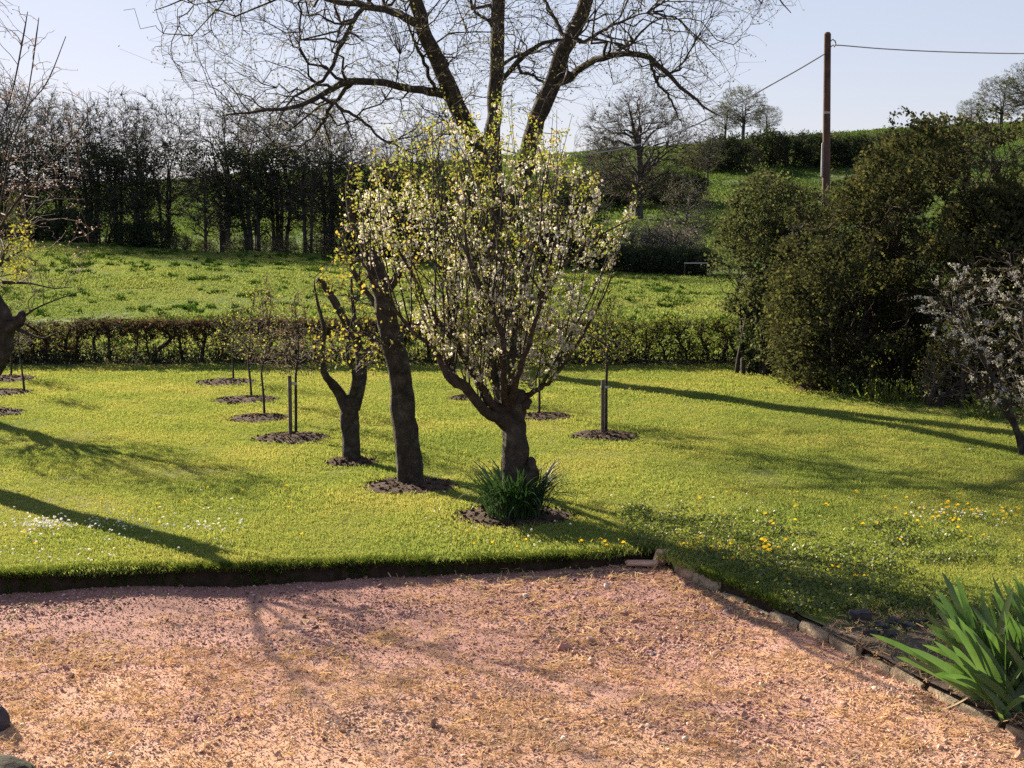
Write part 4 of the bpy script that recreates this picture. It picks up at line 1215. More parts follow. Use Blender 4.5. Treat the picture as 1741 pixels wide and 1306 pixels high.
# ------------------------------------------------------------------ daylilies and irises
def blade(name, mat, L, wd, droop, fold=.25, n_=9, tipp=.5, flat=False):
    u = np.linspace(0, 1, n_)
    ang = droop * u ** 1.4
    st = L / (n_ - 1)
    x = np.concatenate([[0], np.cumsum(np.sin(ang[1:]) * st)])
    z = np.concatenate([[0], np.cumsum(np.cos(ang[1:]) * st)])
    hw = wd * .5 * np.where(u < tipp, .8 + .2 * u / tipp, np.sqrt(np.clip(1 - ((u - tipp) / (1 - tipp)) ** 2, 0, 1)) + .01)
    if flat:
        ca, sa, th = np.cos(ang), np.sin(ang), .01 * (1 - u) + .0005
        sec = [(-1, 0), (-.15, 1), (1, 0)]
        V = np.stack([np.column_stack([x + ca * hw * p_, th * q_, z - sa * hw * p_]) for p_, q_ in sec], 1)
        idx = np.arange(n_ * 3).reshape(n_, 3)
        Q = np.stack([idx[:-1, :-1], idx[:-1, 1:], idx[1:, 1:], idx[1:, :-1]], -1).reshape(-1, 4)
        return Geo().add(V.reshape(-1, 3), Q).mesh(name, mat)
    V = np.stack([np.column_stack([x + fold * hw, -hw, z]), np.column_stack([x, 0 * u, z]), np.column_stack([x + fold * hw, hw, z])], 1)
    idx = np.arange(n_ * 3).reshape(n_, 3)
    Q = np.stack([idx[:-1, :-1], idx[:-1, 1:], idx[1:, 1:], idx[1:, :-1]], -1).reshape(-1, 4)
    return Geo().add(V.reshape(-1, 3), Q).mesh(name, mat)


dl = thing('daylily_clump', 'dark green daylily leaves round the foot of the blossom tree', 'plant', Gp(876, 884))
dmesh = [blade('leaf', M['daylily'], RG.uniform(.6, .95), RG.uniform(.02, .03), RG.uniform(.8, 2.1)) for _ in range(14)]
for k_ in range(290):
    o = link('leaf', dmesh[k_ % 14], dl)
    a = RG.uniform(0, 6.283)
    if RG.uniform() < .3:
        a = RG.normal(-1.57, .8)
    rr = RG.uniform(.16, .36)
    o.location = (math.cos(a) * rr, math.sin(a) * rr * .9, 0)
    o.rotation_euler = (RG.normal(0, .1), RG.uniform(-.1, .35), a + RG.normal(0, .5))
ir = thing('iris_clump', 'bright green sword-leaved iris clump in the right foreground', 'plant', Gp(1738, 1195))
imesh = [blade('leaf', M['iris'], RG.uniform(.65, 1.12), RG.uniform(.05, .078), RG.uniform(.1, .5), .15, 12, .45, True) for _ in range(16)]
wmesh = [blade('leaf', M['dry_leaf'], RG.uniform(.35, .6), RG.uniform(.025, .04), RG.uniform(.3, 1.0), .15, 10, .45, True) for _ in range(4)]
for k_ in range(168):
    o = link('leaf', imesh[k_ % 16] if k_ % 14 else wmesh[(k_ // 14) % 4], ir)
    px_, py_ = RG.uniform(-.28, .75), RG.uniform(-.35, .45)
    az = math.pi + RG.normal(0, .5) if RG.uniform() < .75 else RG.uniform(0, 6.283)
    o.location = (px_, py_, -.03)
    o.rotation_euler = (RG.normal(0, .15), np.clip(RG.normal(.42 - .45 * px_, .28), -.1, .92), az + RG.normal(0, .25))
dry = link('dry_leaf', blade('dry_leaf', M['dry_leaf'], .32, .022, .3), ir)
dry.location = (-.42, -.02, .06)
dry.rotation_euler = (0, -1.9, .5)

# ------------------------------------------------------------------ kerb, tile, rubble
kb = thing('kerb', 'weathered concrete kerb blocks edging the gravel on the right', 'kerb', (0, 0, 0))


def rough_block(name, size, mat, parent, loc, rz, jit=.06, tilt=0.0):
    bm = bmesh.new()
    bmesh.ops.create_cube(bm, size=1)
    bmesh.ops.subdivide_edges(bm, edges=bm.edges[:], cuts=2, use_grid_fill=True)
    for v in bm.verts:
        e = sum(abs(abs(c_) - .5) < 1e-4 for c_ in v.co)
        v.co *= 1 - .05 * max(0, e - 1)
        v.co += Vector(RG.normal(0, jit * .5, 3))
        v.co = Vector((v.co.x * size[0], v.co.y * size[1], v.co.z * size[2]))
    m_ = bpy.data.meshes.new(name)
    bm.to_mesh(m_)
    bm.free()
    m_.materials.append(mat)
    o = link(name, m_, parent)
    o.location = [float(c_) for c_ in loc]
    o.rotation_euler = (tilt, tilt * .6, rz)
    return o


def boulder(name, size, mat, loc):
    bm = bmesh.new()
    bmesh.ops.create_icosphere(bm, subdivisions=3, radius=1)
    for v in bm.verts:
        c_ = np.array(v.co)
        k_ = .82 + .3 * vnoise(c_[0] * 2 + 4 + c_[2], c_[1] * 2 + 7 - c_[2], .9, 6) + .1 * vnoise(c_[0] * 5 + c_[2] * 4, c_[1] * 5, .9, 7)
        v.co = Vector((c_ * k_ * np.array(size)).tolist())
    m_ = bpy.data.meshes.new(name)
    bm.to_mesh(m_)
    bm.free()
    m_.materials.append(mat)
    o = link(name, m_)
    o.location = [float(c_) for c_ in loc]
    return o


seg = np.linalg.norm(np.diff(KERB, axis=0), axis=1)
cum = np.concatenate([[0], np.cumsum(seg)])
s_ = 0.1
while s_ < cum[-1] - 3:
    a = np.array([np.interp(s_, cum, KERB[:, q]) for q in (0, 1)])
    b = np.array([np.interp(s_ + .48, cum, KERB[:, q]) for q in (0, 1)])
    c = (a + b) / 2
    rough_block('kerb_block', (.47, .1, .17), M['concrete'], kb, (c[0] - .02 + RG.normal(0, .015), c[1] - .02 + RG.normal(0, .015), -.122 - (.06 if 1.0 < s_ < 2.3 else 0) + RG.normal(0, .018)), math.atan2(b[1] - a[1], b[0] - a[0]) + RG.normal(0, .05), .085, RG.normal(0, .05))
    s_ += .5
c = Gp(1100, 962, -.12)
tl = thing('broken_tile', 'broken pinkish terracotta piece lying at the corner of the lawn edge', 'tile', c)
rough_block('flat_shard', (.36, .15, .04), M['tile'], tl, (-.06, 0, .03), .1, .06, .05)
rough_block('upright_shard', (.13, .08, .17), M['tile'], tl, (.16, .05, .09), .5, .1, .3)
c = Gp(1462, 1062, -.02)
o = rough_block('dark_block', (.2, .13, .15), M['slate'], None, c + [0, 0, .06], .25, .05, .06)
tag(o, 'dark squared stone block in the bare bed behind the kerb', 'stone')
for k_, (x_, y_) in enumerate(((1500, 1070), (1522, 1062), (1545, 1072), (1515, 1085), (1480, 1082), (1560, 1064))):
    o = rough_block('rubble_stone', (RG.uniform(.08, .16), RG.uniform(.07, .12), RG.uniform(.05, .09)), M['slate'], None, Gp(x_, y_, 0) + [0, 0, .02], RG.uniform(0, 3), .14, .2)
    tag(o, 'small dark rubble stone lying between the squared block and the irises', 'stone', 'rubble stones in the bed')
# bare soil of that bed
bx = [(1395, 1068), (1440, 1040), (1560, 1040), (1700, 1080), (1900, 1150), (1900, 1330), (1741, 1236), (1640, 1188), (1560, 1150), (1500, 1117)]
bp = np.array([Gp(x_, y_, .006) for x_, y_ in bx])
g = Geo()
g.add(np.concatenate([bp, [bp.mean(0) + [0, 0, .03]]]), None, [[k_, (k_ + 1) % len(bp), len(bp)] for k_ in range(len(bp))])
o = g.build('soil_bed', M['bed'])
o['kind'] = 'structure'
c = Gp(-6, 1240, -.12)
o = boulder('dark_stone', (.1, .1, .13), M['slate'], c + [0, 0, .05])
tag(o, 'dark stone standing on the gravel at the left edge', 'stone')
c = Gp(0, 1322, -.12)
o = boulder('mossy_boulder', (.3, .26, .13), M['moss'], c + [-.06, 0, .0])
tag(o, 'low dark mossy boulder in the bottom left corner', 'stone')

# ------------------------------------------------------------------ clipped hedge behind the lawn
HD = 38.3
hg = thing('hedge', 'long clipped hedge with bare stems between the lawn and the pasture', 'hedge', (0, HD, 0))
xs = np.arange(-14.9, 7.3, .45)
xs = xs + RG.normal(0, .12, len(xs))
sk = None
for x_ in xs:
    px_ = CX + F * x_ / HD
    hh = RG.uniform(.85, 1.1)
    rs = RG.uniform(.02, .06)
    p, r = crom([[x_, RG.normal(0, .1), -.05], [x_ + RG.normal(0, .05), RG.normal(0, .1), .3], [x_ + RG.normal(0, .1), RG.normal(0, .12), .65], [x_ + RG.normal(0, .18), RG.normal(0, .2), hh]], [rs * 1.3, rs, rs * .85, rs * .4], 10)
    limb_obj('stem', p, r, np.zeros(3), M['bark'], hg, 6, .1)
    q = nodes(p[None], r[None], 3)
    sk = q if sk is None else join(sk, q)
n = 900
tg = np.column_stack([RG.uniform(-15.2, 7.5, n), RG.normal(0, .24, n), RG.uniform(.2, 1.12, n)])
a0 = grow(sk, tg, 5, .6, .022, .01, .02, .1, .2, .3)
sk1 = join(sk, nodes(*a0, 1))
n = 17000
x_ = RG.uniform(-15.2, 7.5, n)
band = np.where(x_ > 2, .75, .42)
zt = 1.16 - band * RG.uniform(0, 1, n) ** 1.4
dark = (x_ < -11.3) | (RG.uniform(0, 1, n) < .24 + .4 * (vnoise(x_, x_ * 0, 1.1, 9) > .62))
zt = np.where(dark, RG.uniform(.05, 1.14, n), zt)
tg = np.column_stack([x_, RG.normal(0, .28, n), zt + .09 * (vnoise(x_, x_ * 0, .5, 3) - .5)])
a1 = grow(sk1, tg, 4, .6, .012, .007, .012, .1, .2, .4)
batch(hg, 'twigs', [a0, a1], np.zeros(3), M['bark'], 3)
pp = a1[0][:, 2:].reshape(-1, 3)
Geo().add(*leaves(pp[pp[:, 0] < 2], .07, asp=.6, k=1, off=.05)).build('dry_leaves', M['hedge_brown'], hg, False, True)
Geo().add(*leaves(pp[pp[:, 0] >= 2], .065, asp=.6, k=1, off=.05)).build('leaves', M['hedge_leaf'], hg, False, True)
n = 14000
pp = np.column_stack([RG.uniform(-15.2, 7.5, n), RG.normal(-.1, .3, n), np.abs(RG.normal(0, .2, n))])
Geo().add(*leaves(pp, .1, asp=.4, axis=np.tile([0, 0, 1.], (n, 1)), spread=.5)).build('undergrowth', M['ivy'], hg, False, True)
g = Geo()
sx = np.arange(-19, 8.2, .4)
g.add(*grid(*np.meshgrid(sx, np.array([HD - 1.0, HD - .7, HD, HD + .7, HD + 1.]), indexing='ij'), np.tile([-.01, .03, .1, .05, -.01], (len(sx), 1)) + RG.normal(0, .012, (len(sx), 5))))
o = g.build('hedge_bank', M['soil'])  # bare soil; its dark tone also holds the shade under the hedge
o['kind'] = 'structure'


# ------------------------------------------------------------------ shrubs on the right
def shrub(name, lab, cat, base_px, poly, d, rd, leafm, nleaf, size, stems=9, twigs=700, twm='twig', group=None, blossom=None, shell=1.0):
    b = Gp(*base_px)
    t_ = thing(name, lab, cat, b, group)
    d = float(b[1]) + 0.8
    st = []
    g0 = [b + [RG.normal(0, .1 if blossom else .35), RG.normal(0, .1 if blossom else .35), -.05] for _ in range(stems)]
    tops = outline_pts(stems, poly, d, rd * .8)
    sk = None
    for q in range(stems):
        mid = g0[q] * .55 + tops[q] * .45 + [0, 0, .3]
        r0 = RG.uniform(.04, .08)
        p, r = crom([g0[q], g0[q] * .8 + mid * .2 + [0, 0, .2], mid, tops[q]], [r0, r0 * .85, r0 * .6, r0 * .15], 12)
        limb_obj('stem', p, r, b, M['bark'], t_, 6, .06)
        s1 = nodes(p[None], r[None], 3)
        sk = s1 if sk is None else join(sk, s1)
    a1 = grow(sk, outline_pts(twigs // 6, poly, d, rd), 6, .6, .03, .012, .014, .06, .3, .4)
    sk1 = join(sk, nodes(*a1, 1))
    a2 = grow(sk1, outline_pts(twigs, poly, d, rd * 1.05), 5, .6, .012, .007, .008, .06, .3, .4)
    pc_ = np.asarray(poly, float)
    grown = pc_.mean(0) + (pc_ - pc_.mean(0)) * np.array([1.1, 1.14]) + np.array([0, -6])
    tw = outline_pts(900, grown, d, rd * 1.1)
    tw = tw[tw[:, 2] > .4]
    dd_ = np.linalg.norm((tw - tw.mean(0)) / tw.std(0), axis=1)
    tw = tw[np.argsort(-dd_)[:150]]                                   # whips that stand out of the outline
    a3w = grow(join(sk1, nodes(*a2, 1)), tw, 6, .6, .012, .006, .01, .05, .45, .6)
    batch(t_, 'twigs', [a1, a2, a3w], b, M[twm], 3)
    pp = a2[0][:, 2:].reshape(-1, 3)
    if nleaf:
        pick = pp[RG.integers(0, len(pp), int(nleaf * 1.75))]
        pick = pick + RG.normal(0, .11, pick.shape)
        cl_ = vnoise(pick[:, 0] + pick[:, 1] * .7, pick[:, 2] + pick[:, 1] * .4, .55, 6) * .65 + vnoise(pick[:, 0] - pick[:, 1] * .5, pick[:, 2], 1.5, 16) * .55
        pick = pick[cl_ > np.quantile(cl_, .42)]
        whip = along(a3w, .2, 1, nleaf // 14)
        pick = np.concatenate([pick, whip + RG.normal(0, .03, whip.shape)])
        Geo().add(*leaves(pick - b, size, asp=.62)).build('leaves', leafm, t_, False, True)
    if blossom:
        nb, poly2 = blossom
        a3 = grow(join(sk1, nodes(*a2, 1)), outline_pts(nb, poly2, d - rd * .3, rd * .8), 5, .6, .012, .006, .008, .06, .0, .6)
        batch(t_, 'sprays', [a3], b, M[twm], 3)
        q = a3[0][:, 1:].reshape(-1, 3)
        q = np.concatenate([along(a3, .35, 1, nb * 26)]) + RG.normal(0, .016, (nb * 26, 3))
        Geo().add(*leaves(q - b, .032, asp=.85)).build('blossom', M['blossom_far'], t_, False, True)
    return t_


shrub('hazel_shrub', 'tall loose yellow-green shrub at the right end of the hedge', 'shrub', (1300, 638), [(1205, 440), (1220, 385), (1245, 345), (1270, 310), (1310, 290), (1345, 310), (1385, 325), (1420, 380), (1420, 480), (1400, 600), (1345, 640), (1278, 638), (1262, 570), (1222, 505)], 46.5, 2.2, M['shrub_leaf'], 23800, .085, 10, 900)
shrub('back_shrub', 'dark shrub half hidden behind the pole foot, between loose and olive shrubs', 'shrub', (1400, 650), [(1290, 600), (1280, 470), (1310, 380), (1370, 330), (1450, 325), (1540, 300), (1600, 400), (1600, 600), (1450, 650)], 42, 1.4, M['shrub_leaf'], 24000, .09, 10, 800)
shrub('dark_shrub', 'large dark dense shrub in the middle of the right-hand thicket', 'shrub', (1450, 668), [(1320, 640), (1305, 520), (1325, 400), (1350, 345), (1420, 330), (1470, 295), (1530, 280), (1580, 350), (1600, 450), (1600, 560), (1560, 670), (1480, 678), (1400, 655)], 40, 2.6, M['shrub_dark'], 44200, .085, 12, 1100)
shrub('olive_shrub', 'tall olive and rust-tinted shrub rising highest at the right edge', 'shrub', (1640, 672), [(1420, 380), (1440, 300), (1480, 260), (1530, 215), (1590, 195), (1650, 205), (1741, 205), (1850, 200), (1950, 330), (1950, 560), (1850, 660), (1640, 680), (1560, 600), (1500, 470)], 41.5, 3.2, M['shrub_olive'], 71400, .09, 14, 1400)
shrub('rust_shrub', 'tall rust-green shrub filling the thicket at the very right edge, under the skyline trees', 'shrub', (1760, 684), [(1600, 420), (1615, 260), (1660, 208), (1741, 196), (1830, 205), (1880, 330), (1860, 520), (1740, 560), (1640, 520)], 39, 1.8, M['shrub_olive'], 40000, .09, 10, 900)
shrub('thicket_shrub', 'dark green shrub at the right edge behind the white blackthorn', 'shrub', (1720, 690), [(1560, 480), (1580, 400), (1640, 350), (1720, 330), (1830, 340), (1900, 450), (1900, 640), (1760, 690), (1620, 640)], 35.5, 1.8, M['shrub_dark'], 37400, .08, 9, 800)
shrub('brown_shrub', 'low brown twiggy shrub on the lawn edge under the blackthorn blossom', 'shrub', (1640, 694), [(1555, 690), (1560, 620), (1590, 580), (1650, 570), (1710, 590), (1730, 650), (1700, 698), (1620, 698)], 33.6, 1.2, M['bud'], 3500, .06, 12, 900, 'twig_pale')
shrub('end_shrub', 'dark narrow ivy-clad shrub closing the hedge on the right', 'shrub', (1318, 640), [(1268, 636), (1258, 570), (1285, 490), (1340, 470), (1375, 540), (1370, 640)], 48.5, 1.0, M['ivy'], 12000, .09, 7, 300)
T0 = (1744, 776)
TD = float(Gp(*T0)[1])
bt = shrub('blackthorn', 'white flowering blackthorn tree leaning in at the right edge', 'tree', T0, [(1580, 520), (1620, 450), (1700, 420), (1800, 400), (1880, 480), (1880, 640), (1790, 740), (1700, 720), (1640, 670)], 26.5, 1.5, M['bud'], 1500, .05, 4, 600, 'twig',
           blossom=(260, [(1545, 510), (1570, 480), (1600, 450), (1650, 440), (1700, 470), (1741, 430), (1820, 430), (1820, 640), (1741, 680), (1690, 690), (1650, 660), (1640, 610), (1590, 580), (1560, 550)]))
b = Gp(*T0)
p, r = px_limb([(1744, 780, TD, .05), (1742, 750, TD, .045), (1730, 735, TD + .1, .035), (1716, 714, TD + .2, .025), (1700, 690, TD + .3, .01)], 10)
limb_obj('low_limb', p, r, b, M['bark'], bt, 8)
WL = [((1352, 646), 'bright tall grass clump at the foot of the loose shrub', 90), ((1440, 672), 'light green nettle clump at the dark shrub, left one', 60), ((1495, 684), 'light green nettle clump at the dark shrub, right one', 50), ((1560, 686), 'low pale weeds beside the brown twiggy shrub', 40), ((1680, 712), 'weedy tuft in front of the brown twiggy shrub', 50)]
for (x_, y_), lab, nb in WL:
    t_ = thing('weed_clump', lab, 'weeds', Gp(x_, y_))
    me_ = tuft_mesh('blades', M['weed'], nb, .35, .55, .03, .7)
    link('blades', me_, t_, True)
    pp = np.column_stack([RG.normal(0, .25, nb * 3), RG.normal(0, .2, nb * 3), RG.uniform(.05, .5, nb * 3)])
    Geo().add(*leaves(pp, .09, asp=.6)).build('leaves', M['weed'], t_, False, True)
c = Gp(1386, 664)
t_ = thing('soil_heap', 'reddish brown heap of earth on the lawn before the shrubs', 'heap', c)
g = Geo()
a = np.arange(20) * 6.283 / 20
V = [np.column_stack([np.cos(a) * .5 * f * RG.uniform(.85, 1.1, 20), np.sin(a) * .35 * f, .26 * (1 - f ** 1.6) + RG.normal(0, .012, 20) - (.02 if f == 1 else 0)]) for f in (.02, .3, .55, .8, 1)]
idx = np.arange(100).reshape(5, 20)
g.add(np.concatenate(V), np.stack([idx[:-1], np.roll(idx[:-1], -1, 1), np.roll(idx[1:], -1, 1), idx[1:]], -1).reshape(-1, 4))
g.build('mound', M['mulch'], t_)

# ------------------------------------------------------------------ pole and cables
PD = 41.0
pt, pb = Wp(1407, 58, PD), Wp(1405, 470, PD)
hz = float(hill_z(pt[0], PD))
base = np.array([pb[0], PD, hz])
pl = thing('utility_pole', 'brown wooden utility pole rising above the shrubs', 'pole', base)
ps = np.linspace(base - [0, 0, .3], pt, 9)
g = Geo().add(*tubes((ps - base)[None], np.linspace(.125, .095, 9)[None], 14, .01))
tc = pt - base
g.add(np.concatenate([[tc + [.095 * math.cos(k_ * .4488), .095 * math.sin(k_ * .4488), 0] for k_ in range(14)], [tc + [.06 * math.cos(k_ * .4488), .06 * math.sin(k_ * .4488), .05] for k_ in range(14)], [tc + [0, 0, .06]]]),
      [[k_, (k_ + 1) % 14, 14 + (k_ + 1) % 14, 14 + k_] for k_ in range(14)], [[14 + k_, 14 + (k_ + 1) % 14, 28] for k_ in range(14)])
g.build('shaft', M['pole'], pl)
hk = Wp(np.array([1412, 1416, 1420, 1421, 1418]), np.array([70, 67, 70, 76, 80]), PD - .05) - base
Geo().add(*tubes(hk[None], np.full((1, 5), .02), 6)).build('hook', M['metal'], pl)
q = Wp(1405, 192, PD)
rough_block('number_plate', (.16, .02, .06), M['metal'], pl, q - base + [0, -.12, 0], 0, .01)
rough_block('conduit', (.06, .06, .95), M['metal'], pl, Wp(1399, 272, PD) - base + [-.02, -.02, 0], 0, .02)
cR = Wp(np.array([1412, 1424, 1500, 1600, 1741, 1900, 2100, 2300]), np.array([80, 77, 83, 88, 91, 88, 74, 50]), np.array([PD, PD, 40.4, 39.5, 38, 36, 34, 32]))
p, r = crom(cR, [.017] * 8, 60)
tag(Geo().add(*tubes(p[None], r[None], 6)).build('overhead_cable', M['cable']), 'overhead cable running right from the pole top', 'cable', 'cables on the pole')
cL = Wp(np.array([1405, 1360, 1310, 1235, 1150, 1070, 1000, 940, 900, 860, 816, 806]), np.array([90, 117, 145, 187, 226, 250, 262, 266, 264, 256, 238, 229]),
        np.linspace(PD, D0 - .55, 12))
p, r = crom(cL, [.02] * 12, 90)
tag(Geo().add(*tubes(p[None], r[None], 6)).build('overhead_cable', M['cable']), 'sunlit sagging cable running left from the pole to the big bare tree', 'cable', 'cables on the pole')


# ------------------------------------------------------------------ far trees: a few kinds, copied
def far_kind(name, h, rx, rz, cz, stems, n1, n2, n3, leafm, nleaf, lsize, tr=.17, ivy=0, rtw=.016, twm='bark_far'):
    t_ = thing(name, '', 'tree', (0, 0, 0))
    sk = None
    for q in range(stems):
        o_ = RG.normal(0, .25 * (stems > 1), 2)
        top = [o_[0] * 3 + RG.normal(0, rx * .18), o_[1] * 3 + RG.normal(0, rx * .18), h * (RG.uniform(.62, .82) if stems > 1 else .85)]
        p, r = crom([[o_[0], o_[1], -.4], [o_[0], o_[1], h * .12], [o_[0] * 1.6 + RG.normal(0, .2), o_[1] * 1.6, h * .45], top], [tr * 1.4, tr, tr * .7, tr * .12], 16)
        limb_obj('trunk', p, r, np.zeros(3), M['bark_far'], t_, 8, .06)
        s1 = nodes(p[None], r[None], 4)
        sk = s1 if sk is None else join(sk, s1)
    C, R_ = (0, 0, cz), (rx, rx, rz)
    a0 = grow(sk, ell(n1, C, R_, shell=.3), 7, .65, tr * .5, .03, .025, .05, .3, .3)
    sk = join(sk, nodes(*a0, 2))
    a1 = grow(sk, ell(n2, C, R_, shell=.3), 6, .6, .05, .018, .015, .06, .3, .4)
    sk = join(sk, nodes(*a1, 1))
    a2 = grow(sk, ell(n3, C, R_, shell=.4), 4, .6, .022, rtw, .008, .07, .35, .5)
    batch(t_, 'branches', [a0, a1], np.zeros(3), M['bark_far'], 4)
    batch(t_, 'twigs', [a2], np.zeros(3), M[twm], 3)
    if nleaf:
        pp = a2[0][:, 1:].reshape(-1, 3)
        Geo().add(*leaves(pp[RG.integers(0, len(pp), nleaf)], lsize, asp=.6, off=.12)).build('leaves', leafm, t_, False, True)
    if ivy:
        q = sk[0][RG.integers(0, len(sk[0]), ivy)]
        q = q[q[:, 2] < h * .68]
        q = q + RG.normal(0, .3, q.shape)
        Geo().add(*leaves(q, .2, asp=.75)).build('ivy', M['ivy'], t_, False, True)
    return t_


K = {}
K['tall'] = far_kind('far_bare_tree', 13.5, 3.9, 5.8, 7.9, 4, 40, 320, 3000, M['far_leaf'], 3600, .1, tr=.12, ivy=1800)
K['ivied'] = far_kind('far_ivied_tree', 12, 3.7, 5.2, 6.8, 4, 36, 260, 1900, M['far_leaf'], 1800, .1, ivy=5600)
K['round'] = far_kind('far_round_tree', 13, 6.2, 5.8, 7.2, 1, 44, 460, 6500, M['far_leaf'], 6000, .11, tr=.42, twm='twig')
K['small'] = far_kind('far_small_tree', 7, 2.3, 2.9, 4.2, 1, 24, 160, 1200, M['far_leaf'], 1600, .1, tr=.12)
K['leafy'] = far_kind('far_leafing_tree', 10.5, 4.6, 3.9, 6.4, 2, 36, 260, 2000, M['far_green'], 4200, .17, tr=.2, rtw=.02)


def far_bush(name, rx, rz, nleaf, leafm, size, tw):
    t_ = thing(name, '', 'bush', (0, 0, 0))
    sk = None
    for q in range(7):
        a = RG.uniform(0, 6.283)
        p, r = crom([[math.cos(a) * .3, math.sin(a) * .3, -.3], [math.cos(a) * .6, math.sin(a) * .6, rz * .5], [math.cos(a) * rx * .6, math.sin(a) * rx * .6, rz * 1.3]], [.07, .05, .02], 8)
        limb_obj('stem', p, r, np.zeros(3), M['bark_far'], t_, 5, .05)
        s1 = nodes(p[None], r[None], 2)
        sk = s1 if sk is None else join(sk, s1)
    a1 = grow(sk, ell(120, (0, 0, rz * .9), (rx, rx, rz), zmin=.1), 5, .6, .03, .014, .014, .07, .3, .3)
    sk = join(sk, nodes(*a1, 1))
    a2 = grow(sk, ell(tw, (0, 0, rz * .9), (rx, rx, rz), zmin=.05), 4, .6, .016, .012, .008, .07, .4, .4)
    batch(t_, 'twigs', [a1, a2], np.zeros(3), M['bark_far'], 3)
    pp = a2[0][:, 1:].reshape(-1, 3)
    Geo().add(*leaves(pp[RG.integers(0, len(pp), nleaf)], size, asp=.65, off=.15)).build('leaves', leafm, t_, False, True)
    return t_


K['dark_bush'] = far_bush('far_dark_bush', 2.0, 1.5, 5200, M['ivy'], .17, 500)
K['twig_bush'] = far_bush('far_twiggy_bush', 1.8, 1.4, 1800, M['bud'], .1, 1500)
K['pale_bush'] = far_bush('far_pale_bush', 1.7, 1.2, 3200, M['pale_leaf'], .1, 1200)
used = set()
rn = np.random.default_rng(5)


def plant(kind, px, d, lab, sc=1.0, group=None):
    d, sc = (float(np.interp(d, [100, 118, 150, 165, 200, 265], [92, 104, 128, 140, 172, 234])), sc * (.82 if d < 130 else .87))
    x = (px - CX) / F * d
    loc = (x, d, float(hill_z(x, d)) - .05)
    r = K[kind]
    rz = float(rn.uniform(0, 6.283))
    if kind not in used:
        used.add(kind)
        r.location, r.rotation_euler = loc, (0, 0, rz)
        r.scale = (sc, sc, sc)
        r['label'] = lab
        if group:
            r['group'] = group
        return r
    return copy_thing(r, loc, rz, sc, lab, group)


GT, GB, GH, GC = 'bare trees along the far side of the pasture', 'bushes at the far edge of the pasture', 'hedgerow bushes across the hill', 'trees on the skyline'
row = [(-45, 114, 'tall', 1.05), (8, 116, 'tall', 1.1), (58, 113, 'tall', 1.02), (108, 116, 'tall', 1.0), (160, 114, 'ivied', 1.08), (205, 115, 'tall', 1.02), (243, 113, 'ivied', 1.0), (285, 115, 'tall', 1.02),
       (352, 112, 'small', 1.15), (385, 114, 'ivied', 1.12), (432, 113, 'ivied', 1.1), (478, 115, 'ivied', 1.08), (524, 112, 'tall', 1.02), (560, 114, 'ivied', 1.08), (606, 116, 'ivied', .98), (655, 115, 'ivied', .9), (706, 116, 'ivied', 1.0), (752, 115, 'tall', .95), (800, 116, 'ivied', .92), (925, 117, 'ivied', .88), (985, 118, 'ivied', .82)]
WORDS = ['cut by the left edge', 'first inside the left edge', 'behind the near left tree shoots', 'left of the first dark ivied tree', 'dark ivied, tall, in the left clump', 'between the two dark ivied trees of the left clump', 'dark ivied, right of centre in the left clump', 'last of the left clump before the sky gap',
         'short and alone in the sky gap', 'dark, first right of the sky gap', 'dark, second right of the sky gap', 'dark, third right of the sky gap', 'with the thickest low trunk in the middle clump', 'dark, last of the middle clump', 'dark, behind the leaning tree top', 'dark, behind the lowest left limb of the big tree', 'dark, under the big tree left leader', 'thin, behind the blossom tree left top', 'dark, behind the blossom tree top', 'dark, right of the big tree right leader', 'dark, left of the big round bare tree']
for (px_, d_, kd_, sc_), wd_ in zip(row, WORDS):
    plant(kd_, px_, d_, 'bare far tree %s' % wd_, sc_, GT)
plant('round', 1085, 150, 'large round bare tree on the hill right of the big tree', 1.0)
plant('small', 1163, 117, 'small dark bare tree just right of the large round one', 1.2)
for px_, d_, sc_, kd_, lab in ((1035, 165, 1.2, 'small', 'small bare tree at the left side of the large round one'), (1200, 182, 1.0, 'small', 'small bare tree at the left start of the hill hedgerow'),
                               (1258, 262, 1.0, 'leafy', 'leafing skyline tree left of the pole'), (1298, 264, .62, 'leafy', 'smaller skyline tree between the leafing tree and the pole'), (1228, 264, .7, 'leafy', 'small skyline tree left of the leafing one'),
                               (1690, 240, .95, 'leafy', 'leafing skyline tree above the olive shrub'), (1741, 238, 1.15, 'leafy', 'tallest skyline tree at the right edge'), (1640, 250, .55, 'leafy', 'lowest skyline tree above the olive shrub')):
    plant(kd_, px_, d_, lab, sc_, GC if d_ > 230 else None)
FOOT = ['low bush at the tree-line foot, cut by the left picture edge', 'dark low bush behind the near left trunk', 'bushy undergrowth just right of the near left trunk, far side', 'dark low bush under the pale shoots, far side', 'dark low bush at the left side of the dense ivied clump', 'twiggy low bush under the dense ivied clump', 'dark low bush in the middle of the dense ivied clump', 'dark low bush at the right side of the ivied clump', 'twiggy low bush in the green gap between the clumps', 'twiggy low bush under the first dark tree of the middle clump', 'twiggy low bush above the far young tree crowns', 'twiggy low bush above the cut limb tip', 'twiggy low bush by the thick low far trunk', 'twiggy low bush left of the leaning trunk top']
k_ = 0
for px_ in list(range(-60, 560, 46)):
    kd_ = 'dark_bush' if (px_ < 300 and k_ % 3 != 2) else 'twig_bush'
    plant(kd_, px_ + rn.uniform(-10, 10), 111 + rn.uniform(-1, 1), FOOT[k_], rn.uniform(.65, 1.0) * (1.25 if px_ < 300 else .75), GB)
    k_ += 1
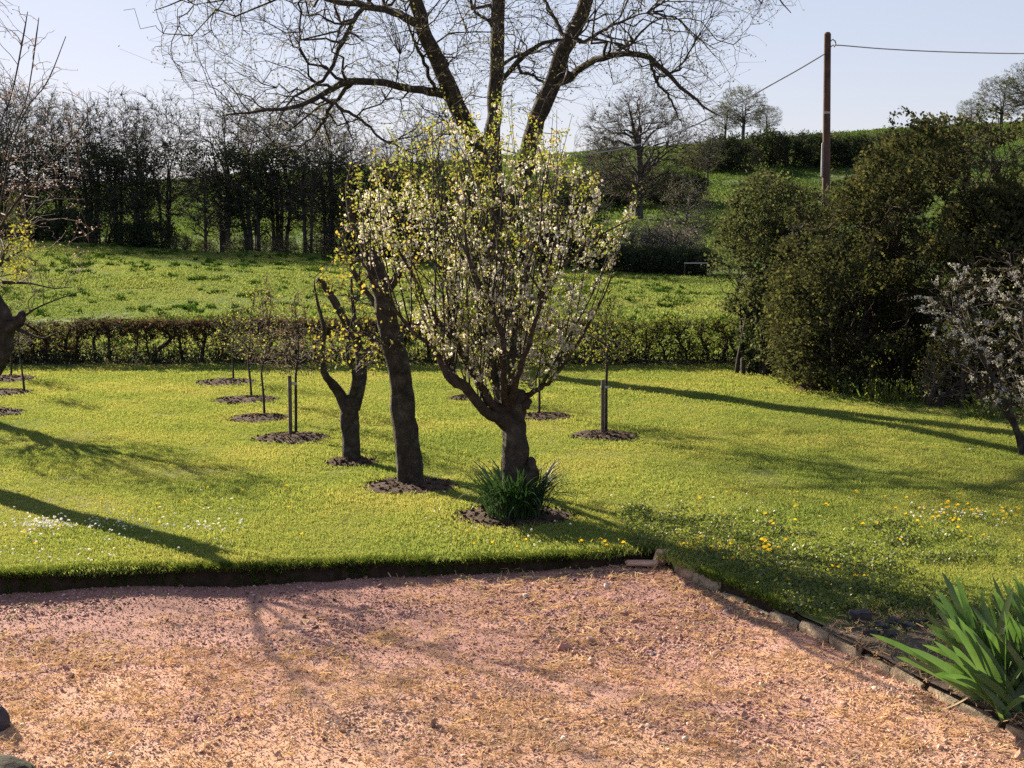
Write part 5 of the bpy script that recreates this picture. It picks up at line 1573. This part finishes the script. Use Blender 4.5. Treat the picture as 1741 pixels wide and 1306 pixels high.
for px_, kd_, sc_, lab in ((590, 'twig_bush', 1.5, 'twiggy bush behind the leaning trunk top'), (640, 'dark_bush', 1.5, 'dark bush left behind the blossom tree'), (700, 'twig_bush', 1.9, 'twiggy bush behind the left half of the blossom tree'), (760, 'dark_bush', 1.7, 'dark bush behind the middle of the blossom tree'), (820, 'twig_bush', 1.9, 'twiggy bush behind the big trunk'), (890, 'dark_bush', 1.6, 'dark bush behind the right half of the blossom tree'), (955, 'twig_bush', 1.8, 'twiggy bush right of the big tree fork'), (1005, 'dark_bush', 1.2, 'dark bush at the right tips of the blossom tree')):
    plant(kd_, px_, 113, lab, sc_, GB)
for px_, lab in ((1030, 'dark bush, leftmost of the field-edge thicket'), (1070, 'dark bush, second of the field-edge thicket'), (1108, 'dark bush in the middle of the field-edge thicket'), (1150, 'dark bush left of the pale rail'), (1190, 'dark bush behind the pale rail')):
    plant('dark_bush', px_, 106, lab, .85, GB)
for px_, lab in ((1100, 'pale bush above the dark field-edge thicket, left one'), (1140, 'pale bush above the dark field-edge thicket, right one')):
    plant('pale_bush', px_, 112, lab, 1.9, GB)
HH = ['hedgerow bush on the hill beside the round bare tree, left end of its row', 'hedgerow bush on the hill under the small skyline tree', 'hedgerow bush on the hill under the leafing skyline tree trunk', 'hedgerow bush on the hill under the right side of the leafing skyline tree', 'hedgerow bush on the hill above the tip of the loose shrub', 'hedgerow bush on the hill midway between skyline trees and pole', 'hedgerow bush on the hill touching the pole on its left', 'hedgerow bush on the hill directly behind the pole', 'hedgerow bush on the hill just right of the pole', 'hedgerow bush on the hill midway between pole and olive shrub', 'hedgerow bush on the hill at the left shoulder of the olive shrub', 'hedgerow bush on the hill mostly hidden by the olive shrub top']
for k_, lab in enumerate(HH):
    plant('dark_bush' if k_ % 2 else 'twig_bush', 1190 + k_ * 37 + rn.uniform(-6, 6), 196 + rn.uniform(-2, 2), lab, rn.uniform(1.45, 1.8), GH)
for px_, lab in ((970, 'dark mass of bush left of the round tree trunk'), (1010, 'dark bush close left of the round tree trunk'), (1055, 'dark bush at the round tree trunk'), (1120, 'dark bush right of the round tree trunk'), (1165, 'dark bush above the small dark tree')):
    plant('dark_bush', px_, 165, lab, 1.3, GH)
rl = thing('field_rail', 'short pale rail in the dark gap at the field corner', 'rail', Wp(1183, 480, 93.))
rz0 = float(hill_z(rl.location[0], 93.))
rl.location.z = rz0
rough_block('rail', (1.5, .05, .07), M['cable'], rl, (0, 0, .95), .05, .01)
for sx in (-.7, .7):
    rough_block('post', (.05, .05, 1.0), M['stake'], rl, (sx, .08, .5), 0, .01)
